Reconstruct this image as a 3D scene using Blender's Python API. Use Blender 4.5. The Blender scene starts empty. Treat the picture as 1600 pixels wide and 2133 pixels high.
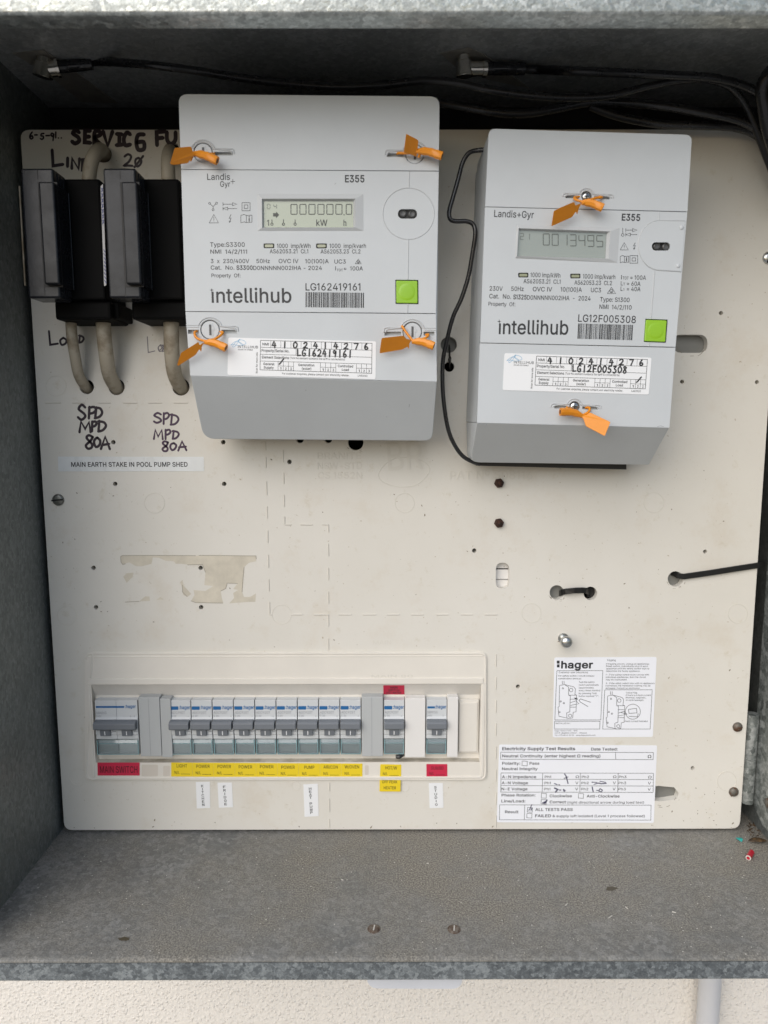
import bpy, bmesh, math, random
from mathutils import Vector, Matrix
random.seed(7)
R = math.radians
S = 0.001                     # everything below is written in millimetres
scene = bpy.context.scene
C = scene.collection

# ------------------------------------------------------------------ camera
CAM = Vector((269.8, -562.27, 344.06))
F_PX, PX_W, PX_H = 1479.0, 1600.0, 2133.0
PITCH, YAW, ROLL = 0.128792913, 0.00198191981, -0.00119928531
FW = Vector((math.sin(YAW)*math.cos(PITCH), math.cos(YAW)*math.cos(PITCH), -math.sin(PITCH)))
_rt = FW.cross(Vector((0, 0, 1))).normalized()
_up = _rt.cross(FW)
RT = math.cos(ROLL)*_rt + math.sin(ROLL)*_up
UP = -math.sin(ROLL)*_rt + math.cos(ROLL)*_up
cd = bpy.data.cameras.new('camera')
cam = bpy.data.objects.new('camera', cd)
C.objects.link(cam)
cam.matrix_world = Matrix(((RT.x, UP.x, -FW.x, CAM.x*S), (RT.y, UP.y, -FW.y, CAM.y*S),
                           (RT.z, UP.z, -FW.z, CAM.z*S), (0, 0, 0, 1)))
cd.sensor_fit = 'VERTICAL'
cd.sensor_height = 36.0
cd.lens = 36.0*F_PX/PX_H
cd.clip_start, cd.clip_end = 0.01, 100.0
cd.dof.use_dof = True
cd.dof.focus_distance = 0.53
cd.dof.aperture_fstop = 7.5
scene.camera = cam

# ------------------------------------------------------------------ light
SUN = Vector((-0.60, -1.0, 0.80)).normalized()        # towards the (overcast) sun
w = bpy.data.worlds.new('World')
scene.world = w
w.use_nodes = True
nt = w.node_tree
bg = nt.nodes['Background']
sky = nt.nodes.new('ShaderNodeTexSky')
sky.sky_type = 'NISHITA'
sky.sun_disc = False
sky.sun_elevation = math.asin(SUN.z)
sky.sun_rotation = math.atan2(SUN.x, SUN.y)
sky.dust_density = 1.6
sky.air_density = 1.0
sky.ozone_density = 0.6
nt.links.new(sky.outputs[0], bg.inputs[0])
bg.inputs[1].default_value = 0.085
sl = bpy.data.lights.new('sun', 'SUN')
sl.energy = 1.6
sl.angle = R(66)
sl.color = (1.0, 0.99, 0.98)
sun = bpy.data.objects.new('sun', sl)
C.objects.link(sun)
sun.rotation_euler = SUN.to_track_quat('Z', 'Y').to_euler()
scene.view_settings.view_transform = 'Standard'
scene.view_settings.look = 'None'
scene.view_settings.gamma = 1.0
scene.view_settings.use_curve_mapping = False
scene.view_settings.exposure = 0.46

# ------------------------------------------------------------------ helpers
def at(x, y, d=0.0):
    """photo point -> point on the plane d mm in front of the board"""
    v = FW*F_PX + RT*(x-PX_W/2) - UP*(y-PX_H/2)
    t = (-d-CAM.y)/v.y
    return CAM + v*t

def atz(x, y, z):
    v = FW*F_PX + RT*(x-PX_W/2) - UP*(y-PX_H/2)
    t = (z-CAM.z)/v.z
    return CAM + v*t

def hexc(h):
    c = [int(h[i:i+2], 16)/255 for i in (1, 3, 5)]
    return tuple(x/12.92 if x < .04045 else ((x+.055)/1.055)**2.4 for x in c)

class MB:
    def __init__(self):
        self.bm = bmesh.new()
    def face(self, pts):
        vs = [self.bm.verts.new(p) for p in pts]
        try:
            return self.bm.faces.new(vs)
        except ValueError:
            return None
    def loft(self, rings, cap0=True, cap1=True, closed=True):
        vr = [[self.bm.verts.new(p) for p in r] for r in rings]
        n = len(vr[0])
        for a, b in zip(vr, vr[1:]):
            for i in range(n if closed else n-1):
                j = (i+1) % n
                self.bm.faces.new((a[i], a[j], b[j], b[i]))
        if cap0: self.bm.faces.new(vr[0][::-1])
        if cap1: self.bm.faces.new(vr[-1])
    def box(self, x0, x1, d0, d1, z0, z1):
        r = lambda d: [(x0, -d, z0), (x1, -d, z0), (x1, -d, z1), (x0, -d, z1)]
        self.loft([r(d0), r(d1)])
    def prism(self, pts, depth):
        """solid whose front outline is pts (world points) and which runs depth mm back"""
        self.loft([[(p[0], p[1]+depth, p[2]) for p in pts], [tuple(p) for p in pts]])
    def pxprism(self, pts, d1, d0):
        p = [at(x, y, d1) for x, y in pts]
        self.prism(p, d1-d0)
    def tube(self, pts, r, n=10, smooth=6, cap=True, squash=1.0):
        pts = [Vector(p) for p in pts]
        rr = r if isinstance(r, (list, tuple)) else [r]*len(pts)
        if smooth and len(pts) > 2:
            P, Q = [], []
            for i in range(len(pts)-1):
                p0, p1, p2, p3 = pts[max(i-1, 0)], pts[i], pts[i+1], pts[min(i+2, len(pts)-1)]
                for k in range(smooth):
                    t = k/smooth
                    P.append(.5*((2*p1)+(p2-p0)*t+(2*p0-5*p1+4*p2-p3)*t*t+(3*p1-p0-3*p2+p3)*t**3))
                    Q.append(rr[i]*(1-t)+rr[i+1]*t)
            P.append(pts[-1]); Q.append(rr[-1])
            pts, rr = P, Q
        rings = []
        nrm = None
        for i, p in enumerate(pts):
            t = (pts[min(i+1, len(pts)-1)]-pts[max(i-1, 0)]).normalized()
            if nrm is None:
                ref = Vector((0, 1, 0)) if abs(t.y) < .9 else Vector((1, 0, 0))
                nrm = (ref-t*ref.dot(t)).normalized()
            else:
                nrm = (nrm-t*nrm.dot(t)).normalized()
            b = t.cross(nrm)
            rings.append([p+(nrm*math.cos(a)*squash+b*math.sin(a))*rr[i] for a in [2*math.pi*k/n for k in range(n)]])
        self.loft(rings, cap, cap)
    def lathe(self, c, prof, axis='d', n=24):
        """prof: list of (radius, height along axis)"""
        c = Vector(c)
        rings = []
        for r, h in prof:
            ring = []
            for k in range(n):
                a = 2*math.pi*k/n
                u, v = max(r, 1e-4)*math.cos(a), max(r, 1e-4)*math.sin(a)
                ring.append(c+(Vector((u, -h, v)) if axis == 'd' else Vector((u, v, h)) if axis == 'z' else Vector((h, u, v))))
            rings.append(ring)
        self.loft(rings)
    def ribbon(self, pts, wd, up=Vector((0, -1, 0)), lift=0.0):
        """flat stroke with round ends lying in the board's plane; pts world, wd mm"""
        P = [Vector(p)+up*lift for p in pts]
        if len(P) == 1: P = [P[0], P[0]+Vector((.01, 0, 0))]
        L, Rr = [], []
        h = wd/2
        for i, p in enumerate(P):
            a = (P[i]-P[i-1]) if i else (P[1]-P[0])
            b = (P[i+1]-P[i]) if i < len(P)-1 else a
            t = a.normalized()+b.normalized()
            t = t.normalized() if t.length > 1e-4 else a.normalized()
            n = t.cross(up).normalized()
            k = min(1.5, 1/max(.5, n.dot(a.normalized().cross(up).normalized())))
            L.append(p+n*h*k); Rr.append(p-n*h*k)
        t0 = (P[0]-P[1]).normalized(); t1 = (P[-1]-P[-2]).normalized()
        n0 = t0.cross(up); n1 = t1.cross(up)
        arc0 = [P[0]+(t0*math.sin(a)-n0*math.cos(a)*-1*-1)*h for a in []]
        vL = [self.bm.verts.new(v) for v in L]; vR = [self.bm.verts.new(v) for v in Rr]
        for i in range(len(P)-1):
            self.bm.faces.new((vL[i], vL[i+1], vR[i+1], vR[i]))
        if wd > .5:
            for (p, t, a, b) in ((P[0], t0, vL[0], vR[0]), (P[-1], t1, vR[-1], vL[-1])):
                m1 = self.bm.verts.new(p+t*h*.9+(a.co-p)*.45); m2 = self.bm.verts.new(p+t*h*.9+(b.co-p)*.45)
                self.bm.faces.new((a, m1, m2, b))
    def pxline(self, pts, wpx, d, lift=0.0):
        p = [at(x, y, d) for x, y in pts]
        s = (at(pts[0][0]+10, pts[0][1], d)-at(pts[0][0], pts[0][1], d)).length/10
        self.ribbon(p, wpx*s, lift=lift)
    def plate(self, outline, holes, d0, d1):
        """outline and holes: world points; a slab from depth d0 to d1 with through holes"""
        cu = bpy.data.curves.new('tmp', 'CURVE')
        cu.dimensions = '2D'; cu.fill_mode = 'BOTH'
        cu.extrude = (d1-d0)/2
        for loop in [outline]+list(holes):
            sp = cu.splines.new('POLY')
            sp.points.add(len(loop)-1)
            for q, p in zip(sp.points, loop): q.co = (p[0], p[2], 0, 1)
            sp.use_cyclic_u = True
        o = bpy.data.objects.new('tmp', cu); C.objects.link(o)
        bpy.context.view_layer.update()
        me = bpy.data.meshes.new_from_object(o.evaluated_get(bpy.context.evaluated_depsgraph_get()))
        dm = (d0+d1)/2
        me.transform(Matrix(((1, 0, 0, 0), (0, 0, -1, -dm), (0, 1, 0, 0), (0, 0, 0, 1))))
        self.bm.from_mesh(me)
        bpy.data.objects.remove(o); bpy.data.curves.remove(cu); bpy.data.meshes.remove(me)
    def text(self, s, p0, p1, h, d, bold=0.0, ext=0.0, proj=None):
        """s set between the photo points p0 and p1 (baseline ends) with cap height h px on plane d"""
        vs, fs, x0, x1, cap = glyphs(s, bold)
        if proj: p0, p1 = proj(*p0), proj(*p1)
        A, B = at(p0[0], p0[1], d), at(p1[0], p1[1], d)
        ex = (B-A); L = ex.length; ex.normalize()
        ez = Vector((-ex.z, 0, ex.x))
        if ez.z < 0 and abs(ex.z) < .7: ez = -ez
        npx = math.hypot(p1[0]-p0[0], p1[1]-p0[1])
        sx = L/(x1-x0); sz = h*L/npx/cap
        new = [self.bm.verts.new(A+ex*((v[0]-x0)*sx)+ez*(v[1]*sz)) for v in vs]
        ff = []
        for f in fs:
            try: ff.append(self.bm.faces.new([new[i] for i in f]))
            except ValueError: pass
        if ext:
            r = bmesh.ops.extrude_face_region(self.bm, geom=ff)
            bmesh.ops.translate(self.bm, vec=(0, -ext, 0), verts=[g for g in r['geom'] if isinstance(g, bmesh.types.BMVert)])
    def build(self, name, mat, parent=None, smooth=None, bevel=0, origin=None, normals=True, seg=2):
        bm = self.bm
        if normals: bmesh.ops.recalc_face_normals(bm, faces=bm.faces)
        if parent is not None:
            base = Vector(parent['_o'])
        else:
            if origin is None:
                lo = Vector([min(v.co[i] for v in bm.verts) for i in range(3)])
                hi = Vector([max(v.co[i] for v in bm.verts) for i in range(3)])
                origin = ((lo.x+hi.x)/2, hi.y, lo.z)
            base = Vector(origin)
        bmesh.ops.translate(bm, vec=-base, verts=bm.verts)
        bmesh.ops.scale(bm, vec=(S, S, S), verts=bm.verts)
        me = bpy.data.meshes.new(name)
        bm.to_mesh(me); bm.free()
        me.materials.append(mat)
        o = bpy.data.objects.new(name, me)
        C.objects.link(o)
        o['_o'] = list(base)
        if parent is not None: o.parent = parent
        else: o.location = base*S
        if smooth:
            for p in me.polygons: p.use_smooth = True
            me.set_sharp_from_angle(angle=R(smooth))
        if bevel:
            m = o.modifiers.new('bevel', 'BEVEL')
            m.width = bevel*S; m.segments = seg; m.limit_method = 'ANGLE'; m.angle_limit = R(35)
        return o

# sans lettering: every character as closed outlines on a 1000-unit grid ("char advance contour|contour")
GLYPHS = r"""
A 480 16 0,201 509,276 509,463 0,395 0,287 302,264 372,232 478,245 478,213 371,191 302,85 0|110 142,110 199,370 199,370 142
B 456 60 0,60 509,241 509,289 504,329 491,359 469,381 442,394 410,398 374,395 344,387 320,373 301,356 286,336 275,315 267,315 262,339 257,363 245,385 227,402 203,414 173,418 136,413 100,400 67,377 39,344 18,301 4,247 0|125 57,245 57,296 63,330 80,349 105,355 137,352 161,342 184,327 203,306 218,279 228,248 231,125 231|125 285,238 285,265 288,288 296,308 309,323 326,333 348,336 372,330 403,313 429,283 446,240 452,125 452
C 510 267 -7,225 -3,186 7,150 25,119 49,92 79,70 115,53 157,44 203,40 254,44 305,53 352,70 393,92 429,119 459,150 484,186 501,225 512,267 516,305 513,340 504,373 490,402 471,427 447,448 418,463 385,473 348,408 348,401 373,389 395,375 413,357 428,337 440,315 449,292 454,267 456,223 450,184 432,150 403,125 364,109 314,103 254,109 194,125 145,151 105,184 76,223 59,267 53,292 55,315 60,337 69,357 81,375 96,389 114,401 136,408 160,473 160,463 124,448 91,428 62,402 38,373 19,341 5,305 -4
D 502 219 0,96 0,96 57,215 57,272 63,318 81,354 110,379 149,394 198,399 255,394 312,379 361,354 399,320 428,275 446,221 452,93 452,93 509,225 509,273 505,315 495,353 478,399 441,433 391,449 351,458 306,462 255,458 205,449 159,433 119,411 83,384 54,351 31,312 14,268 3|125 509,125 0,60 0,60 509
E 419 60 0,60 509,372 509,372 452,125 452,125 286,355 286,355 229,125 229,125 57,375 57,375 0
F 410 60 0,60 509,369 509,369 452,125 452,125 278,346 278,346 221,125 221,125 0
G 520 269 -7,225 -3,185 7,149 25,118 49,91 79,69 116,53 157,43 203,40 254,43 305,53 352,69 393,91 429,117 459,149 484,184 501,223 512,265 516,304 513,340 504,374 489,403 469,429 445,449 416,465 384,474 349,408 349,399 372,387 393,373 411,356 427,337 439,315 448,291 454,265 456,222 450,183 432,150 404,125 364,109 314,103 254,109 194,125 145,151 105,184 76,224 59,269 53,309 57,345 71,374 93,396 123,410 160,415 202,434 199,283 199,283 256,478 256,478 200,471 141,451 91,419 50,377 19,326 0
H 517 60 0,60 509,125 509,125 289,392 289,392 509,457 509,457 0,392 0,392 232,125 232,125 0
I 301 31 0,31 57,118 57,118 452,31 452,31 509,269 509,269 452,183 452,183 57,269 57,269 0
J 396 185 -7,124 3,75 33,52 63,38 100,33 145,33 173,98 173,98 145,104 104,122 74,149 56,185 50,220 56,248 74,266 104,272 145,272 509,336 509,336 145,332 100,318 63,294 33,246 3
K 467 104 145,104 216,139 261,174 303,212 344,364 509,448 509,231 276,228 276|60 0,60 509,125 509,125 334,124 225,125 193,125 0|372 0,188 259,228 309,449 0
L 393 60 0,60 509,125 509,125 57,361 57,361 0
M 628 60 0,60 509,152 509,277 187,287 159,299 123,311 84,322 49,307 49,318 83,330 121,342 158,352 187,476 509,568 509,568 0,504 0,504 291,504 327,505 369,506 413,507 457,513 457,498 409,482 363,467 322,456 291,342 0,286 0,170 291,159 321,145 361,129 408,112 457,119 457,120 416,121 372,122 328,122 291,122 0
N 523 60 0,60 509,136 509,343 183,363 151,388 107,414 55,405 54,401 108,399 157,399 195,399 509,463 509,463 0,387 0,202 290,177 331,148 381,108 452,119 454,122 384,124 328,125 291,125 0
O 533 267 -7,225 -3,186 7,150 25,119 49,92 79,70 115,53 157,44 203,40 254,44 305,53 352,70 393,92 429,119 459,150 484,186 501,225 512,267 516,309 512,348 501,384 484,415 459,442 429,464 393,480 352,490 305,493 254,490 203,480 157,464 115,442 79,415 49,384 25,348 7,309 -3|267 53,310 59,349 76,383 105,408 144,425 194,430 254,425 314,408 365,383 404,349 433,310 450,267 456,223 450,184 433,151 404,125 364,109 314,103 254,109 194,125 144,151 105,184 76,223 59
P 445 60 0,60 509,235 509,289 503,332 487,366 462,390 430,404 391,409 348,404 304,390 265,366 233,332 207,289 191,235 186,109 186,109 242,233 242,269 246,297 256,318 272,333 294,342 319,344 348,342 376,333 402,318 423,297 439,268 449,232 452,125 452,125 0
Q 533 245 159,313 159,369 85,384 65,468 -48,401 -48,346 27,331 46|267 -7,225 -3,186 7,150 25,119 49,92 79,70 115,53 157,44 203,40 254,44 305,53 352,70 393,92 429,119 459,150 484,186 501,225 512,267 516,309 512,348 501,384 484,415 459,442 429,464 393,480 352,490 305,493 254,490 203,480 157,464 115,442 79,415 49,384 25,348 7,309 -3|267 53,310 59,349 76,383 105,408 144,425 194,430 254,425 314,408 365,383 404,349 433,310 450,267 456,223 450,184 433,151 404,125 364,109 314,103 254,109 194,125 144,151 105,184 76,223 59
R 449 60 0,60 509,236 509,290 504,333 489,367 465,390 433,405 395,409 352,405 309,390 271,367 240,333 217,289 203,236 198,96 198,96 255,234 255,269 258,298 267,319 281,334 300,342 324,345 352,342 380,334 405,319 425,298 440,269 449,233 452,125 452,125 0|353 0,230 229,303 229,428 0
S 447 224 -9,172 -4,128 9,91 31,64 60,46 96,38 137,104 137,110 110,123 88,142 71,166 59,194 52,224 49,257 52,286 60,311 74,329 92,341 114,346 139,342 161,332 179,316 193,296 205,245 222,184 239,128 260,86 289,60 326,52 372,58 413,75 448,102 476,138 498,180 511,227 516,275 511,316 498,351 476,377 449,394 415,401 378,337 378,326 412,302 437,267 453,225 459,194 456,167 448,145 435,129 418,118 398,115 376,119 352,131 334,148 319,169 308,212 293,264 279,312 264,336 252,359 238,379 220,395 198,405 171,408 139,403 99,386 64,360 34,323 11,278 -4
T 449 32 452,32 509,417 509,417 452,257 452,257 0,193 0,193 452
U 517 259 -8,203 -2,154 15,114 43,85 80,66 124,60 173,60 509,124 509,124 178,128 144,141 113,160 87,187 68,220 56,259 52,298 56,331 68,357 87,377 113,389 144,393 178,393 509,457 509,457 173,451 124,433 80,403 43,363 15,315 -2
V 480 204 0,16 509,84 509,192 206,215 137,248 31,235 31,267 138,290 206,395 509,463 509,278 0
W 686 155 0,16 509,82 509,163 196,175 145,187 94,197 40,189 40,200 94,211 145,224 196,306 509,380 509,462 196,474 145,486 94,497 40,488 40,499 94,510 145,523 196,603 509,670 509,530 0,455 0,368 323,351 391,336 475,350 475,335 395,318 323,230 0
X 474 18 0,217 284,217 236,29 509,104 509,178 400,204 361,223 329,243 292,232 292,252 329,272 361,298 400,374 509,446 509,259 239,259 287,456 0,382 0,292 129,268 165,250 195,230 231,244 231,225 196,206 166,182 129,91 0
Y 472 203 0,203 208,16 509,91 509,192 344,222 292,250 230,224 230,251 293,280 344,381 509,455 509,268 208,268 0
Z 438 42 0,42 46,273 385,306 431,341 476,348 454,285 452,223 452,40 452,40 509,397 509,397 462,169 129,134 81,97 33,90 54,152 57,214 57,399 57,399 0
a 389 160 -9,126 -5,94 5,68 22,48 45,35 73,30 108,34 138,43 161,58 179,78 193,100 203,125 211,178 220,234 227,265 235,276 255,276 257,273 279,267 297,256 311,240 322,220 329,196 331,171 329,149 322,118 301,100 274,41 291,57 322,79 346,104 364,133 375,163 382,194 384,239 379,263 372,286 360,306 343,322 320,333 290,337 251,337 0,277 0,277 52,272 52,252 25,236 12,215 1,190 -6|170 45,202 49,228 59,248 74,263 93,272 115,276 138,276 190,259 182,231 176,200 171,175 168,134 159,117 150,103 139,95 124,92 105,94 87,102 72,114 61,130 52,149 47
b 424 229 -8,198 -5,172 4,153 17,138 31,118 59,112 59,112 0,53 0,53 509,114 509,114 319,118 319,137 346,152 360,171 373,197 381,229 384,274 378,313 361,345 332,370 293,385 245,390 189,385 133,370 84,346 45,313 16,274 -2|220 47,253 51,279 66,301 88,316 117,325 151,328 189,325 227,316 261,301 290,280 311,253 325,220 330,188 325,161 312,140 291,125 263,116 229,113 189,116 150,125 115,140 86,162 65,188 51
c 396 207 -8,159 -2,117 16,82 46,56 85,40 133,34 187,40 243,56 291,82 330,117 360,159 378,207 384,234 383,260 377,284 368,305 356,324 341,340 322,353 301,362 277,303 262,290 289,270 311,242 325,207 330,173 325,145 310,124 287,108 258,99 224,96 187,99 151,108 117,124 89,145 66,173 51,207 46,243 52,271 66,292 89,304 117,363 102,354 78,341 56,325 37,306 21,285 9,261 -1,235 -6
d 424 195 -8,151 -2,111 16,79 45,55 84,39 133,34 189,39 245,55 293,79 332,112 361,151 378,196 384,228 381,253 373,272 360,287 346,306 319,311 319,311 509,372 509,372 0,313 0,313 59,307 59,287 31,272 17,252 4,227 -5|205 47,236 51,263 65,284 86,299 115,309 150,312 189,309 229,300 263,284 291,263 312,237 325,205 330,172 325,145 311,124 290,108 261,99 227,96 189,99 151,109 117,124 88,145 66,172 51
e 404 212 -8,161 -2,117 16,82 46,56 85,40 132,34 187,39 242,55 290,81 329,115 359,157 378,205 384,236 382,266 374,294 361,319 341,341 315,357 282,368 242,371 194,371 169,75 169,75 221,338 221,310 202,307 237,298 269,283 294,263 314,237 326,205 330,173 326,146 313,125 294,109 270,99 241,96 211,96 178,100 139,110 106,128 80,151 61,179 50,212 46,234 48,254 53,271 61,285 73,297 88,306 105,365 91,353 63,335 39,311 19,283 4,249 -5
f 254 228 379,228 327,6 327,6 379|81 0,81 432,84 461,96 486,113 505,135 519,161 527,187 530,222 527,243 521,227 468,215 472,195 474,171 470,154 460,145 443,142 419,142 0
g 425 207 -151,168 -148,134 -140,105 -127,82 -110,64 -91,51 -69,101 -41,122 -66,136 -78,154 -88,178 -95,207 -97,249 -92,282 -75,304 -47,311 -6,311 68,306 68,287 41,272 28,252 16,227 8,195 5,152 10,113 27,80 53,55 90,39 136,34 191,39 246,55 293,80 332,112 361,152 378,196 384,228 382,253 373,273 360,288 346,308 319,313 319,313 379,372 379,372 -9,367 -54,350 -90,324 -117,291 -136,251 -147|205 59,237 63,264 75,285 95,300 121,309 154,312 193,309 231,300 264,285 291,264 312,237 325,205 330,172 325,145 312,124 290,109 262,99 229,96 193,99 155,109 123,124 96,145 76,172 63
h 410 114 227,114 0,53 0,53 509,114 509,114 287,102 287,124 332,152 362,187 379,227 384,264 380,295 369,321 349,341 321,353 285,357 240,357 0,296 0,296 235,290 275,273 304,246 323,210 329,184 326,161 317,141 303,126 283,117 257
i 167 53 0,53 379,114 379,114 0|84 443,67 446,54 455,44 468,41 483,44 499,54 512,67 521,84 524,100 521,114 512,123 499,126 483,123 468,114 455,100 446
j 167 53 379,114 379,114 -30,111 -63,102 -90,86 -113,65 -129,37 -139,4 -143,-10 -143,-10 -87,2 -87,25 -83,40 -72,50 -54,53 -29|83 443,67 446,53 455,44 468,41 483,44 499,53 512,67 521,83 524,100 521,114 512,123 499,126 483,123 468,114 455,100 446
k 381 110 137,110 212,121 212,284 379,360 379,184 199,177 199|53 0,53 509,114 509,114 0|294 0,148 186,191 229,372 0
l 189 139 -2,101 3,74 20,58 47,53 84,53 509,114 509,114 99,115 77,120 62,130 54,146 52,160 53,170 54,181 3,162 -1
m 610 53 0,53 379,112 379,112 295,108 295,118 323,132 346,151 363,172 376,195 384,219 386,257 380,287 361,309 331,321 295,312 295,322 321,337 343,357 361,381 375,407 383,437 386,468 383,497 372,522 354,541 328,553 296,557 255,557 0,496 0,496 254,490 289,473 313,447 326,419 330,395 328,374 320,358 307,345 290,338 270,335 247,335 0,274 0,274 260,269 288,253 311,229 326,199 330,178 328,158 320,140 307,126 289,117 266,114 238,114 0
n 410 114 227,114 0,53 0,53 379,112 379,112 287,102 287,124 332,152 362,187 379,227 384,264 380,295 369,321 349,341 321,353 285,357 240,357 0,296 0,296 235,290 275,273 304,246 323,210 329,184 326,161 317,141 303,126 283,117 257
o 415 207 -8,159 -2,117 16,82 46,56 85,40 133,34 187,40 243,56 291,82 330,117 360,159 378,207 384,256 378,299 360,333 330,359 291,376 243,381 187,376 133,359 85,333 46,299 16,256 -2|207 46,242 51,270 66,292 89,307 117,316 151,319 187,316 224,307 258,292 287,270 310,242 325,207 330,173 325,145 310,124 287,108 258,99 224,96 187,99 151,108 117,124 89,145 66,173 51
p 424 53 -143,53 379,112 379,112 319,118 319,137 346,152 360,171 373,197 381,229 384,274 378,313 361,345 332,370 293,385 245,390 189,385 133,370 84,346 45,313 16,274 -2,229 -8,198 -5,173 4,153 17,138 31,118 59,114 59,114 -143|220 47,253 51,279 66,301 88,316 117,325 151,328 189,325 227,316 261,301 290,280 311,253 325,220 330,188 325,161 312,140 291,125 263,116 229,113 189,116 150,125 115,140 86,162 65,188 51
q 424 372 -143,311 -143,311 59,306 59,287 31,272 17,252 4,227 -5,195 -8,151 -2,111 16,79 45,55 84,39 133,34 189,39 245,55 293,79 332,112 361,151 378,196 384,228 381,253 373,272 360,287 346,307 319,313 319,313 379,372 379|205 47,236 51,263 65,284 86,299 115,309 150,312 189,309 229,300 263,284 291,263 312,237 325,205 330,172 325,145 311,124 290,108 261,99 227,96 189,99 151,109 117,124 88,145 66,172 51
r 259 53 0,53 379,112 379,112 321,115 321,130 347,152 367,181 380,213 385,229 384,243 384,243 322,230 324,207 326,182 323,159 315,140 301,126 284,117 262,114 237,114 0
s 365 182 -8,145 -5,112 3,84 18,62 38,45 63,36 94,94 107,105 79,124 60,150 49,181 45,217 50,244 62,262 81,268 103,265 121,254 136,237 147,212 155,149 170,104 186,72 208,53 237,47 274,51 305,65 332,87 354,115 370,149 381,187 384,223 381,254 372,279 358,299 339,314 316,324 290,268 277,258 298,243 316,219 328,187 333,156 329,131 317,114 299,109 277,112 258,124 243,144 232,172 223,229 209,275 194,306 171,325 142,331 107,326 75,312 47,290 24,260 6,223 -5
t 227 204 379,204 327,6 327,6 379|65 471,126 471,126 98,128 76,136 61,150 53,170 50,185 51,202 54,213 2,192 -3,168 -4,125 2,92 21,72 52,65 93
u 410 182 -5,146 -1,115 11,89 31,69 59,57 95,53 139,53 379,114 379,114 144,119 105,137 75,164 56,200 50,226 53,249 62,268 77,283 97,293 122,296 153,296 379,357 379,357 0,298 0,298 92,307 92,286 47,257 17,222 0
v 389 163 0,17 379,84 379,165 155,187 87,206 21,184 21,203 87,224 155,305 379,371 379,226 0
w 567 138 0,23 379,87 379,133 214,154 137,175 41,165 41,186 135,206 214,252 379,316 379,362 214,382 136,402 41,391 41,413 135,434 214,480 379,545 379,429 0,368 0,319 172,305 225,291 280,277 338,291 338,277 280,263 225,248 172,199 0
x 379 21 0,171 218,171 171,29 379,100 379,147 306,179 253,207 206,175 206,202 253,233 306,282 379,352 379,209 169,209 214,358 0,287 0,231 85,200 136,173 182,205 182,178 136,148 85,91 0
y 389 47 -139,61 -86,71 -87,104 -89,118 -84,130 -74,141 -58,151 -36,163 -1,17 379,84 379,165 155,187 87,206 21,184 21,202 87,224 155,305 379,371 379,204 -58,191 -85,177 -107,159 -124,139 -136,117 -143,91 -145,65 -143
z 380 42 0,42 46,254 320,254 323,48 323,48 379,333 379,333 331,126 60,126 56,339 56,339 0
0 453 227 -7,174 1,130 24,95 62,69 113,57 155,50 202,48 254,50 306,57 353,69 395,95 447,130 484,174 508,227 516,279 508,323 484,358 447,384 395,396 353,403 306,405 254,403 202,396 155,384 113,359 62,323 24,279 1|227 50,261 56,290 74,313 103,330 144,340 194,344 254,340 314,330 365,313 405,290 435,261 453,227 460,192 453,163 435,140 405,123 365,113 314,109 254,113 194,123 144,140 103,163 74,192 56
1 453 76 0,76 55,391 55,391 0|276 509,276 0,212 0,212 448,209 448,86 358,86 427,198 509
2 453 64 0,64 47,234 229,282 282,299 305,311 327,318 348,320 371,317 397,308 419,293 436,273 449,250 457,224 460,196 457,172 447,153 433,139 413,130 390,127 362,66 362,71 405,86 442,111 473,143 496,182 511,225 516,268 511,306 497,337 474,361 445,376 411,381 372,378 345,371 318,357 290,336 259,306 223,267 180,153 60,153 57,389 57,389 0
3 453 218 -7,173 -3,133 10,98 30,70 57,52 91,44 132,109 132,115 107,126 87,144 71,165 59,191 52,219 50,248 53,275 61,297 74,315 93,325 116,329 145,326 172,316 196,299 217,275 234,242 244,201 248,157 248,157 299,288 448,288 452,70 452,70 509,372 509,372 461,211 278,211 289,264 288,308 276,344 253,371 222,387 186,393 145,387 103,370 66,344 36,309 12,266 -2
4 453 40 105,40 158,247 509,311 509,109 166,109 163,413 163,413 105|282 0,282 121,282 146,282 318,343 318,343 0
5 453 221 -7,178 -2,140 11,108 32,83 60,66 93,60 130,122 130,127 108,138 89,154 73,173 60,196 52,221 50,250 53,276 64,298 82,314 104,324 131,328 162,324 193,314 221,297 244,275 262,248 273,218 277,192 275,167 268,145 258,128 246,67 253,96 509,366 509,366 452,151 452,134 301,136 301,155 315,178 325,203 331,229 334,263 330,294 321,321 306,345 285,364 260,379 231,388 199,391 163,385 117,369 76,343 41,309 15,268 -1
6 453 226 -7,182 -1,142 15,109 40,84 74,69 115,64 162,68 199,80 239,102 285,137 340,252 509,322 509,151 261,145 261,165 288,196 307,214 312,235 314,278 309,316 295,346 271,370 240,384 201,389 157,384 112,368 73,343 39,310 14,271 -2|226 48,254 52,279 63,299 79,314 101,324 128,327 157,324 187,314 213,299 235,279 251,254 262,226 265,198 262,174 252,153 235,138 214,128 188,125 158,128 128,138 102,153 79,174 63,198 52
7 453 97 0,323 448,323 452,62 452,62 509,391 509,391 449,165 0
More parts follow.
